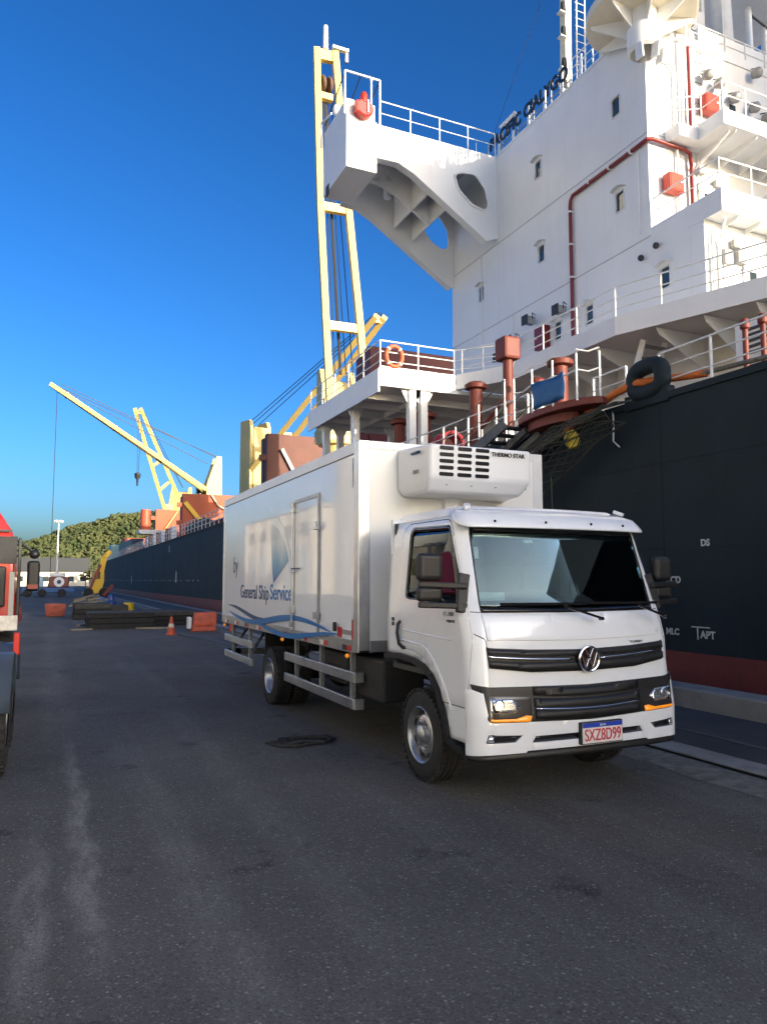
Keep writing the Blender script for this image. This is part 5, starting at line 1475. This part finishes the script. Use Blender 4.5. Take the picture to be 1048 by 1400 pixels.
# sail graphic, print that fades upwards
ms_ = bpy.data.materials.new('sail_print'); ms_.use_nodes = True
N = ms_.node_tree.nodes; Lk = ms_.node_tree.links; b_ = N['Principled BSDF']; b_.inputs['Roughness'].default_value = .5; b_.inputs['Coat Weight'].default_value = .4
tc = N.new('ShaderNodeTexCoord'); sp = N.new('ShaderNodeSeparateXYZ'); Lk.new(tc.outputs['Object'], sp.inputs[0])
rr = N.new('ShaderNodeValToRGB'); mr_ = N.new('ShaderNodeMapRange'); mr_.inputs[1].default_value = 1.75; mr_.inputs[2].default_value = 2.45
Lk.new(sp.outputs[2], mr_.inputs[0]); Lk.new(mr_.outputs[0], rr.inputs[0]); Lk.new(rr.outputs[0], b_.inputs['Base Color'])
rr.color_ramp.elements[0].color = (.004, .11, .40, 1); rr.color_ramp.elements[1].color = (.62, .68, .70, 1)
e = rr.color_ramp.elements.new(.45); e.color = (.16, .34, .50, 1)
sailp = [(-10.55, 1.86), (-10.50, 2.1), (-10.58, 2.45), (-10.7, 2.68), (-10.35, 2.62), (-10.05, 2.42), (-9.72, 2.12), (-9.5, 1.99), (-10.0, 2.06), (-10.25, 1.93)]
sailp = [(-10.72, 2.62), (-10.60, 2.2), (-10.56, 1.95), (-10.49, 1.76), (-10.2, 1.88), (-9.75, 2.06), (-9.9, 2.25), (-10.12, 2.42), (-10.36, 2.55), (-10.55, 2.62)]
panel('sail_print', ms_, box, side_plane(X0), sailp, off=.0005, thick=.003, dt=.1, dz=.1, smooth=False)
panel('sail_print', M('sail_pale', (.60, .66, .69), .3, coat=.6), box, side_plane(X0), [(-10.95, 2.88), (-10.74, 2.68), (-10.42, 2.62), (-10.1, 2.46), (-9.72, 2.12), (-9.58, 2.0), (-9.74, 2.26), (-9.98, 2.52), (-10.3, 2.70), (-10.62, 2.78)], off=.0008, thick=.003, dt=.1, dz=.1, smooth=False)
# ---- refrigeration unit
m_ref = M('unit_white', (.78, .79, .80), .3, coat=.4, var=.04, vs=2, dirt=.12, ds=3, dcol=(.5, .48, .44))
ru = MB()
ru.v = [(3.42, 7.24, 2.78), (4.86, 7.24, 2.78), (4.86, 7.24, 3.215), (3.42, 7.24, 3.215),
        (3.52, 6.66, 2.86), (4.76, 6.66, 2.86), (4.76, 6.64, 3.205), (3.52, 6.64, 3.205), (3.56, 6.80, 2.715), (4.72, 6.80, 2.715), (4.80, 7.24, 2.70), (3.48, 7.24, 2.70)]
ru.f = [(3, 7, 6, 2), (7, 4, 5, 6), (4, 8, 9, 5), (8, 11, 10, 9), (3, 0, 4, 7), (0, 11, 8, 4), (2, 6, 5, 1), (1, 5, 9, 10), (0, 3, 2, 1), (0, 1, 10, 11)]
unit = ru.build('refrigeration_unit', m_ref, truck, bevel=.035, seg=4, smooth=True)
for cx_ in (3.71, 3.925, 4.14):
    for j in range(5):
        z = 3.165 - j * .068
        yy_ = 6.64 + (3.205 - z) * .058
        p = rnd(rect(cx_ - .085, cx_ + .085, z - .02, z + .02), .018, 4)
        MB().extrude([(a, yy_ - .004, b) for a, b in p], (0, .02, 0)).build('vent_slot', m_blkg, unit)
text('THERMO STAR', .062, (4.46, 6.636, 3.135), (1, 0, 0), UP, m_ink, unit, 'unit_lettering', width=.42, ext=.004, bold=.001)
text('THERMO STAR', .045, (3.468, 6.95, 3.13), SP, UP, m_navy, unit, 'unit_lettering', width=.34, ext=.006)
text('TS-500', .06, (3.472, 6.95, 2.93), SP, UP, m_grey, unit, 'unit_lettering', width=.24, ext=.006)
for x in (3.75, 4.05, 4.35): MB().cyl((x, 6.73, 2.80), (x, 6.725, 2.79), .009, .009, 8).build('unit_screw', m_blk, unit)
dc = B(3.98, 4.16, 7.16, 7.24, 2.3, 2.74).build('drain_duct', m_ref, truck, bevel=.01)
B(4.93, 5.10, 7.228, 7.243, 2.86, 3.04).build('flag_sticker', M('flag_green', (.02, .22, .07), .4), box)
MB().extrude([(4.945, 7.224, 2.95), (5.015, 7.224, 2.90), (5.085, 7.224, 2.95), (5.015, 7.224, 3.0)], (0, .004, 0)).build('flag_diamond', M('flag_yellow', (.75, .6, .03), .4), box)
MB().cyl((5.015, 7.223, 2.95), (5.015, 7.2215, 2.95), .028, .028, 14).build('flag_disc', m_navy, box)
# ---- side guards
for (y0, y1, posts) in ((7.42, 9.95, (7.6, 8.6, 9.6)), (11.75, 13.75, (12.1, 13.3))):
    for z in (.765, .485):
        rb = MB(); rb.box(2.985, 3.03, y0, y1, z - .055, z + .055)
        g_ = rb.build('side_guard_rail', m_alu, truck, bevel=.006)
        if y0 < 8: B(2.99, 3.10, y0 - .035, y0 + .01, z - .055, z + .055).build('rail_return', m_alu, g_, bevel=.006)
    for y in posts:
        B(3.03, 3.08, y - .025, y + .025, .42, 1.05).build('guard_post', m_alud, truck)
        MB().beam((3.08, y + .02, .60), (3.45, y + .35, 1.02), .03, .03).build('guard_brace', m_alu, truck)
B(2.98, 3.3, 13.78, 13.86, .44, .54).build('rear_bar_end', m_blk, truck)
B(3.05, 5.25, 13.78, 13.86, .42, .54).build('rear_underrun_bar', m_alud, truck)
# ------------------------------------------------------------------ red tractor unit at the left
m_redp = M('tractor_red', (.46, .022, .018), .3, coat=.5, var=.12, vs=3, dirt=.2, ds=3, dcol=(.12, .05, .04))
m_fend = M('fender_bluegrey', (.05, .07, .10), .4, var=.2, vs=4)
rt = thing('tractor_unit', 'red tractor truck without trailer, black door mirror and dark mudguards over the rear wheels', 'truck', (-1.65, 10, 0))
cb_ = MB()
prof = [(11.05, 1.15), (11.05, 2.35), (11.15, 2.62), (11.4, 2.86), (12.9, 2.95), (13.25, 2.6), (13.35, 1.15)]
def xr(z): return interp(z, [(0, -.35), (2.0, -.37), (2.4, -.44), (2.7, -.58), (2.95, -.82)])
rows = [[(xr(z), y, z) for y, z in prof], [(-3.3 - xr(z), y, z) for y, z in prof]]
n = len(prof)
cb_.add(rows[0] + rows[1], [tuple(range(n)), tuple(range(2 * n - 1, n - 1, -1))] + [(i, n + i, n + (i + 1) % n, (i + 1) % n) for i in range(n)])
cabr = cb_.build('cab', m_redp, rt, bevel=.06, seg=3)
B(-2.7, -.40, 11.02, 11.06, 2.02, 2.38).build('rear_window', m_under, rt)
B(-2.8, -.47, 11.03, 11.055, 2.44, 2.47).build('cab_trim', m_blk, rt)
B(-2.7, -.52, 10.9, 11.04, 1.45, 1.98).build('rear_grille', m_blk, rt, bevel=.02)
B(-.385, -.345, 10.98, 11.06, 1.3, 2.36).build('cab_edge_duct', m_blk, rt, bevel=.01)
mrr = B(-.275, -.115, 11.15, 11.24, 1.65, 2.06).build('door_mirror', m_blk, rt, bevel=.04, seg=4)
MB().sphere((-.19, 11.2, 2.15), .07, 12, .9).build('wide_mirror', m_blk, mrr, smooth=True)
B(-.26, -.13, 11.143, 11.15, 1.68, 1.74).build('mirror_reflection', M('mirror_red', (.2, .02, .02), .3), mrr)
q = MB(); q.tube([(-.48, 11.2, 2.36), (-.40, 11.2, 2.33), (-.20, 11.2, 2.17)], .022, 6); q.tube([(-.42, 11.2, 2.12), (-.32, 11.2, 2.14), (-.2, 11.2, 2.16)], .016, 6)
q.tube([(-.2, 11.2, 1.66), (-.24, 11.2, 1.60), (-.40, 11.2, 1.6)], .016, 6); q.build('mirror_arm', m_blk, mrr, smooth=True)
q = MB(); q.box(-2.1, -2.0, 6.6, 13, .75, 1.0); q.box(-1.3, -1.2, 6.6, 13, .75, 1.0); q.box(-2.1, -1.2, 6.6, 6.75, .7, 1.0); q.build('chassis', m_under, rt)
q = MB(); q.extrude([(-.45, 9.4, 1.22), (-.35, 10.85, 1.22), (-2.8, 10.85, 1.22), (-2.8, 9.4, 1.22)], (0, 0, .12)); q.build('catwalk', M('tan_deck', (.38, .30, .20), .8, var=.3, vs=5), rt)
B(-.44, -.385, 10.2, 10.25, 1.28, 1.90).build('stake_post', m_grey, rt)
MB().cyl((-.65, 9.0, 1.26), (-.65, 10.6, 1.26), .13, .13, 14).build('air_tank', m_mast, rt, smooth=True)
B(-.50, -.29, 8.92, 8.97, 1.26, 1.42).build('tail_plate', M('chipped_white', (.66, .64, .58), .6, var=.3, vs=12, dirt=.6, ds=14), rt, bevel=.01)
B(-.32, -.255, 8.86, 8.92, 1.0, 1.24).build('tail_lamp', m_red, rt, bevel=.012)
for y in (7.95, 9.2):
    q = MB()
    for s0, s1 in ((-.62, -.27),):
        prev = None
        for i in range(13):
            a = rad(12 + 156 * i / 12)
            p = (y + .62 * math.cos(a), .52 + .58 * math.sin(a))
            if prev: q.add([(s0, prev[0], prev[1]), (s1, prev[0], prev[1]), (s1, p[0], p[1]), (s0, p[0], p[1])], [(0, 1, 2, 3)])
            prev = p
    q.build('mudguard', m_fend, rt, solid=.02, smooth=True, weld=True)
    for x in (-.445, -2.8):
        tp_ = [(.28, -.14), (.46, -.145), (.505, -.12), (.52, -.06), (.50, -.055), (.50, -.03), (.52, -.025), (.52, .025), (.50, .03), (.50, .055), (.52, .06), (.52, .10), (.505, .12), (.46, .145), (.28, .14)]
        w_ = MB().lathe(tp_, (x, y, .52), (1, 0, 0), 48).build('wheel', m_tyre, rt, smooth=True)
        MB().lathe([(.29, -.13), (.29, .13), (.27, .12), (.24, -.02), (.12, -.04), (.12, .04), (.001, .05)], (x, y, .52), (1 if x > -1 else -1, 0, 0), 30).build('rim', m_steel, w_, smooth=True)
        tr = MB()
        for i in range(36):
            t = 2 * PI * i / 36; d = V3((0, math.cos(t), math.sin(t))); c_ = V3((x, y, .52)) + d * .512 + V3((.10, 0, 0))
            tr.beam(c_ - d * .02, c_ + d * .015, .07, .05, up=(0, -math.sin(t), math.cos(t)))
        tag(tr.build('tread_lugs', m_tyre, w_), kind='stuff')
for x in (-.55, -2.75):
    w_ = MB().lathe([(.28, -.14), (.46, -.145), (.52, -.09), (.52, .09), (.46, .145), (.28, .14)], (x, 12.4, .52), (1, 0, 0), 40).build('wheel', m_tyre, rt, smooth=True)
    MB().lathe([(.29, -.12), (.29, .12), (.2, .05), (.001, .05)], (x, 12.4, .52), (1, 0, 0), 24).build('rim', m_steel, w_, smooth=True)
B(-.62, -.48, 10.2, 11.0, .45, 1.0).build('fuel_tank', m_alu, rt, bevel=.05)

# ------------------------------------------------------------------ things on the quay
m_tim = M('tarred_timber', (.016, .015, .014), .85, var=.5, vs=7, bump=.5, bs=18)
m_timt = M('dusty_timber', (.06, .057, .05), .9, var=.5, vs=5, bump=.4, bs=18)
def mats(x0, y0, nx, ny, nz, lx, ly, lz, label, rot=0.):
    o = thing('timber_mat_stack', label, 'timber stack', (x0, y0, 0), 'stacks of dark timber mats on the quay')
    for k in range(nz):
        for j in range(ny):
            jx, jy = random.uniform(-.05, .05), random.uniform(-.03, .03)
            B(x0 + jx, x0 + lx * nx + jx, y0 + j * ly + jy, y0 + (j + 1) * ly - .04 + jy, k * lz + .002, (k + 1) * lz - .012).build('timber', m_timt if (k == nz - 1 and random.random() < .6) else m_tim, o, bevel=.015)
    return o
mats(1.35, 29.2, 1, 7, 3, 2.3, .33, .20, 'low stack of dark timber mats lying across the quay, the one with planks beside it')
mats(3.5, 30.6, 1, 7, 3, 1.9, .33, .19, 'dark timber stack between the planks and the striped cone')
mats(1.1, 36.6, 1, 6, 3, 1.55, .33, .24, 'dark timber stack next to the rust red skip')
mats(2.4, 40.2, 1, 5, 2, 1.4, .33, .26, 'small dark timber stack in front of the blue pump')
m_plank = M('pale_plank', (.30, .25, .16), .85, var=.4, vs=6)
for i, (a, b) in enumerate((((.8, 28.9, .03), (1.5, 29.0, .03)), ((1.1, 31.5, .03), (1.8, 33.2, .03)), ((3.0, 28.9, .03), (4.2, 28.6, .03)))):
    o = MB().beam(a, b, .16, .05).build('plank', m_plank, None); tag(o, ['pale plank sticking out from the corner of the timber mats', 'pale plank lying behind the timber mats', 'pale plank along the foot of the timber mats by the cone'][i], 'plank', 'loose planks on the quay')
# rust red skip
sk = thing('skip_bin', 'rust red open steel bin on the quay behind the timber stacks', 'bin', (.35, 40.5, 0))
m_rust = M('rusty_red', (.30, .06, .035), .7, var=.4, vs=4, dirt=.4, ds=4, dcol=(.1, .04, .03))
q = MB()
def skip(q, x0, x1, y0, y1, z0, z1, fl, t):
    q.add([(x0, y0, z0), (x1, y0, z0), (x1, y1, z0), (x0, y1, z0), (x0 - fl, y0 - fl, z1), (x1 + fl, y0 - fl, z1), (x1 + fl, y1 + fl, z1), (x0 - fl, y1 + fl, z1)], [(0, 1, 2, 3), (0, 4, 5, 1), (1, 5, 6, 2), (2, 6, 7, 3), (3, 7, 4, 0)])
skip(q, -.05, .75, 40.2, 41.4, .04, .60, .06, .03)
q.build('shell', m_rust, sk, solid=.03)
B(-.13, .83, 40.12, 40.16, .56, .63).build('rim_bar', m_rust, sk)
for x in (.05, .35, .65): B(x, x + .04, 40.13, 40.2, .05, .58).build('rib', m_rust, sk)
# orange barrier and cone
m_plo = M('plastic_orange', (.52, .075, .02), .55, var=.3, vs=6, dirt=.5, ds=6, dcol=(.16, .05, .03))
br = thing('road_barrier', 'orange plastic water barrier standing on the quay beside the ship', 'barrier', (5.05, 26.8, 0))
q = MB(); q.extrude([(4.62, 26.6, 0), (4.62, 27.05, 0), (4.74, 26.92, .66), (4.74, 26.72, .66)], (.85, 0, 0)); q.v = [(x + (.06 if (z > .3 and x > 5) else 0) * -1, y, z) for x, y, z in q.v]
q.build('shell', m_plo, br, bevel=.03)
B(4.72, 5.35, 26.58, 26.66, .18, .30).build('recess_rib', m_plo, br, bevel=.02)
B(4.50, 4.62, 26.62, 26.98, .1, .5).build('end_tongue', m_rw, br, bevel=.02)
cn = thing('traffic_cone', 'faded orange traffic cone beside the timber mats', 'cone', (3.74, 25.35, 0))
B(3.58, 3.90, 25.19, 25.51, 0, .035).build('base', m_plo, cn, bevel=.01)
MB().lathe([(.135, .03), (.035, .60), (.02, .61), (.001, .61)], (3.74, 25.35, 0), (0, 0, 1), 18).build('shell', m_plo, cn, smooth=True)
MB().lathe([(.100, .25), (.078, .37)], (3.74, 25.35, 0), (0, 0, 1), 18).build('band', M('band_faded', (.55, .48, .40), .6), cn, smooth=True)
bo = MB().cyl((5.95, 26.2, 0), (5.95, 26.2, .33), .10, .08, 12); bo.sphere((5.95, 26.2, .33), .1, 10, .6)
tag(bo.build('bollard', m_plo, None, smooth=True), 'small orange bollard between the barrier and the truck box', 'bollard')
# cable on the ground
q = MB(); q.tube([(3.9, 25.0, .016), (4.2, 23.5, .016), (4.5, 21.8, .016), (4.62, 19.6, .016), (4.7, 17.2, .016), (5.0, 15.2, .016), (5.3, 13.5, .016)], .028, 6)
tag(q.build('ground_cable', m_blk, None, smooth=True), 'black cable lying on the asphalt from the cone towards the truck', 'cable')
# blue pump, yellow box
pm = thing('mooring_pump', 'blue hydrant pump with domed top standing by the red waterline', 'pump', (3.15, 43.3, 0))
m_pb = M('pump_blue', (.02, .05, .22), .45, var=.25, vs=5)
MB().lathe([(.30, 0), (.34, .05), (.34, .30), (.28, .36), (.28, .60), (.16, .70), (.14, .95), (.11, 1.0), (.001, 1.02)], (3.15, 43.3, 0), (0, 0, 1), 20).build('body', m_pb, pm, smooth=True)
MB().cyl((2.75, 43.3, .42), (3.55, 43.3, .42), .09, .09, 12).build('outlet', m_pb, pm, smooth=True)
yb_ = thing('yellow_box', 'small yellow plastic drum beside the ship behind the timber stacks', 'drum', (4.25, 45.1, 0))
MB().lathe([(.001, 0), (.28, 0), (.30, .05), (.29, .40), (.31, .44), (.29, .50), (.001, .51)], (4.25, 45.1, 0), (0, 0, 1), 18).build('body', M('drum_yellow', (.72, .48, .03), .5, var=.2, vs=6), yb_, smooth=True)
B(4.15, 4.35, 45.05, 45.15, .51, .55).build('cap', m_blk, yb_)
# blue-tarped heap
hp = MB()
for i in range(14):
    x = 1.75 + random.uniform(-.7, .8); y = 47 + random.uniform(-.6, .6); hp.beam((x, y, .1 + .05 * i), (x + random.uniform(.5, 1.2), y + random.uniform(-.6, .6), .15 + .06 * i), .12, .09)
tag(hp.build('dunnage_heap', m_plank, None), 'heap of broken dunnage timber in front of the yellow machine', 'timber heap')
fl_ = MB().sphere((2.95, 48.5, .42), .42, 18, .9)
tag(fl_.build('fender_ball', M('fender_pale_blue', (.10, .18, .30), .6, var=.2, vs=5), None, smooth=True), 'round pale blue fender lying by the dunnage heap', 'fender')

# yellow cargo machine
ym = thing('mobile_loader', 'bright yellow port loader with raised arm beside the bow', 'loader', (4.6, 84, 0))
m_ym = M('loader_yellow', (.85, .50, .02), .45, var=.12, vs=2, dirt=.15, ds=2)
q = MB(); q.extrude([(3.2, 83, .4), (5.0, 83, .4), (5.3, 83, 1.6), (5.3, 83, 2.6), (4.7, 83, 2.4), (4.0, 83, 1.3)], (0, 2.4, 0)); q.build('body', m_ym, ym, bevel=.08)
q = MB(); q.beam((4.9, 84, 2.2), (5.3, 84, 4.3), .6, .6); q.beam((5.3, 84, 4.2), (5.9, 84, 4.9), .4, .5); q.build('arm', m_ym, ym, bevel=.05)
q = MB(); q.beam((3.9, 82.9, .8), (4.9, 82.9, 3.4), .2, .25); q.build('ram', m_rust, ym)
for x in (3.8, 5.3): MB().lathe([(.001, -.2), (.45, -.2), (.5, 0), (.45, .2), (.001, .2)], (x, 83, .5), (0, 1, 0), 18).build('wheel', m_tyre, ym, smooth=True)
B(4.0, 4.9, 82.95, 83.6, 1.9, 2.7).build('cab', m_pane, ym, bevel=.05)
q = MB(); q.beam((5.2, 82, .2), (6.1, 82, 1.3), .4, .3); q.build('bucket_arm', m_rust, ym)
# blue tug-like truck row, red life ring disc
bv = thing('service_truck', 'blue flatbed service truck with white tank and red side, far along the quay', 'truck', (.4, 88, 0))
m_bl = M('truck_blue', (.02, .10, .28), .5, var=.2, vs=2)
B(-2.6, 2.6, 86.5, 89.0, .5, 1.0).build('bed', m_bl, bv, bevel=.05)
B(-1.9, -.5, 86.6, 88.6, 1.0, 2.2).build('tank', M('tank_pale_blue', (.35, .50, .62), .5), bv, bevel=.25)
B(.0, 2.0, 86.55, 88.5, 1.0, 2.15).build('cab', M('cab_maroon', (.16, .03, .03), .4), bv, bevel=.12)
B(.15, 1.6, 86.8, 88.3, 2.15, 2.6).build('roof_box', m_rw, bv, bevel=.1)
MB().lathe([(.22, -.03), (.52, -.03), (.52, .03), (.22, .03)], (1.0, 86.5, 1.6), (0, -1, 0), 22).build('round_emblem', m_rw, bv)
MB().lathe([(.001, 0), (.2, 0), (.2, .03), (.001, .03)], (1.0, 86.5, 1.6), (0, -1, 0), 16).build('round_emblem_centre', m_navy, bv)
for x in (-2.0, -.6, 1.3): MB().lathe([(.001, -.15), (.42, -.15), (.45, 0), (.42, .15), (.001, .15)], (x, 86.6, .45), (0, 1, 0), 18).build('wheel', m_tyre, bv, smooth=True)
# lamp mast
lm = thing('lamp_mast', 'tall slim pale lamp mast with a crown of floodlights in front of the hill', 'lamp post', (1.1, 128, 0))
MB().cyl((1.1, 128, 0), (1.1, 128, 11.0), .20, .10, 12).build('pole', m_mast, lm, smooth=True)
MB().cyl((1.1, 128, 0), (1.1, 128, 2.6), .24, .22, 12).build('pole_base', M('mast_base_blue', (.10, .14, .2), .6), lm, smooth=True)
MB().cyl((1.1, 128, 10.9), (1.1, 128, 11.1), .35, .35, 12).build('crown', m_mast, lm)
for i in range(6):
    a = 2 * PI * i / 6; B(1.1 + .5 * math.cos(a) - .14, 1.1 + .5 * math.cos(a) + .14, 128 + .5 * math.sin(a) - .14, 128 + .5 * math.sin(a) + .14, 10.9, 11.25).build('floodlight', m_mast, lm)
# low sheds beyond the quay
def shed(name, label, x0, x1, y0, y1, h, mat, roofm, rise, nwin):
    o = thing(name, label, 'building', ((x0 + x1) / 2, (y0 + y1) / 2, 0))
    B(x0, x1, y0, y1, 0, h).build('wall', mat, o)
    ym_ = (y0 + y1) / 2
    r_ = MB(); r_.extrude([(x0 - .3, y0 - .4, h), (x0 - .3, y1 + .4, h), (x0 - .3, ym_, h + rise)], (x1 - x0 + .6, 0, 0)); r_.build('roof', roofm, o)
    for i in range(nwin):
        x = x0 + (x1 - x0) * (i + .5) / nwin
        w_ = B(x - .9, x + .9, y0 - .05, y0 + .1, h * .3, h * .72).build('window', m_frame, o)
        B(x - .8, x + .8, y0 - .08, y0 - .04, h * .33, h * .69).build('pane', m_pane, w_)
    return o
m_cream = M('wall_cream', (.74, .66, .50), .8, var=.12, vs=.4, streak=.15)
shed('port_shed', 'long low cream port shed under the wooded hill', -16, 11, 238, 252, 4.2, m_cream, M('roof_grey', (.075, .078, .075), .8), 4.4, 8)
for i, (x, y, s) in enumerate(((12, 225, 2.6), (16, 226, 2.0), (9.5, 226, 1.7))):
    q = MB()
    for k in range(120):
        d = V3((random.gauss(0, 1), random.gauss(0, 1), random.gauss(0, .7))).normalized() * (s * random.uniform(.55, 1)); c_ = V3((x, y, 1.2 + s)) + d
        r = random.uniform(.2, .4) * s * .45
        q.add([c_ + V3((p.x * r * random.uniform(.6, 1.3), p.y * r, p.z * r * random.uniform(.5, 1.1))) for p in ico], icf)
    o = thing('shrub_tree', ['largest rounded bush in front of the cream shed', 'middle sized rounded bush in front of the cream shed', 'smallest bush in front of the cream shed'][i], 'tree', (x, y, 0), 'bushes by the shed')
    q.build('crown', m_wood, o); MB().cyl((x, y, 0), (x, y, 1.2 + s), .18, .1, 8).build('trunk', m_rust, o)

# ------------------------------------------------------------------ buff warehouses and silo mirrored in the truck side; white one added for bounce light
def warehouse(name, label, x, y0, y1, h, mat, bays):
    o = thing(name, label, 'building', (x - 10, (y0 + y1) / 2, 0))
    B(x - 20, x, y0, y1, 0, h).build('wall', mat, o)
    r_ = MB(); r_.extrude([(x + .4, y0 - .3, h), (x - 20.4, y0 - .3, h), (x - 10, y0 - .3, h + 3.2)], (0, y1 - y0 + .6, 0)); r_.build('roof', M('roof_sheet', (.30, .30, .29), .6, .2), o)
    for i in range(bays):
        y = y0 + (y1 - y0) * (i + .5) / bays
        d_ = B(x - .05, x + .08, y - 2, y + 2, 0, h * .55).build('shutter_door', M('shutter', (.35, .40, .42), .6), o)
        w_ = B(x - .05, x + .06, y - 1.6, y + 1.6, h * .68, h * .85).build('window', m_pane, o)
        B(x - .02, x + .3, y + 2.6, y + 2.9, 0, h).build('pilaster', mat, o)
    return o
m_wh = M('wall_buff', (.62, .56, .46), .85, var=.15, vs=.3, streak=.2)
warehouse('warehouse', 'buff warehouse with shutter doors across the road from the ship, farther one', -24, 88, 122, 11, m_wh, 5)
warehouse('warehouse', 'buff warehouse with shutter doors across the road from the ship, lower one', -24, 46, 70, 9, m_wh, 4)
MB_ = thing('silo', 'tall round concrete silo between the two buff warehouses', 'silo', (-30, 79, 0))
MB().lathe([(6, 0), (6, 22), (4, 24), (.001, 25)], (-30, 79, 0), (0, 0, 1), 36).build('shell', M('silo_grey', (.45, .44, .42), .8, var=.15, vs=.3), MB_, smooth=True)
warehouse('warehouse', 'large tall white warehouse with shutter doors, added out of view to bounce sunlight', -16, -66, 41, 19, M('bounce_wall_white', (.80, .78, .72), .8, var=.06, vs=.2, streak=.08), 11)  # unseen building added to throw sunlight back onto the shaded truck

rg_ = MB(); pts = []
for i in range(60):
    a = i * .55; r = .10 + .16 * random.random(); pts.append((2.62 + r * 1.6 * math.cos(a), 8.05 + r * math.sin(a), .012 + .02 * random.random()))
rg_.tube(pts, .011, 5)
tag(rg_.build('rope_tangle', m_under, None), 'black tangle of rope lying on the asphalt below the truck side guard', 'rope')
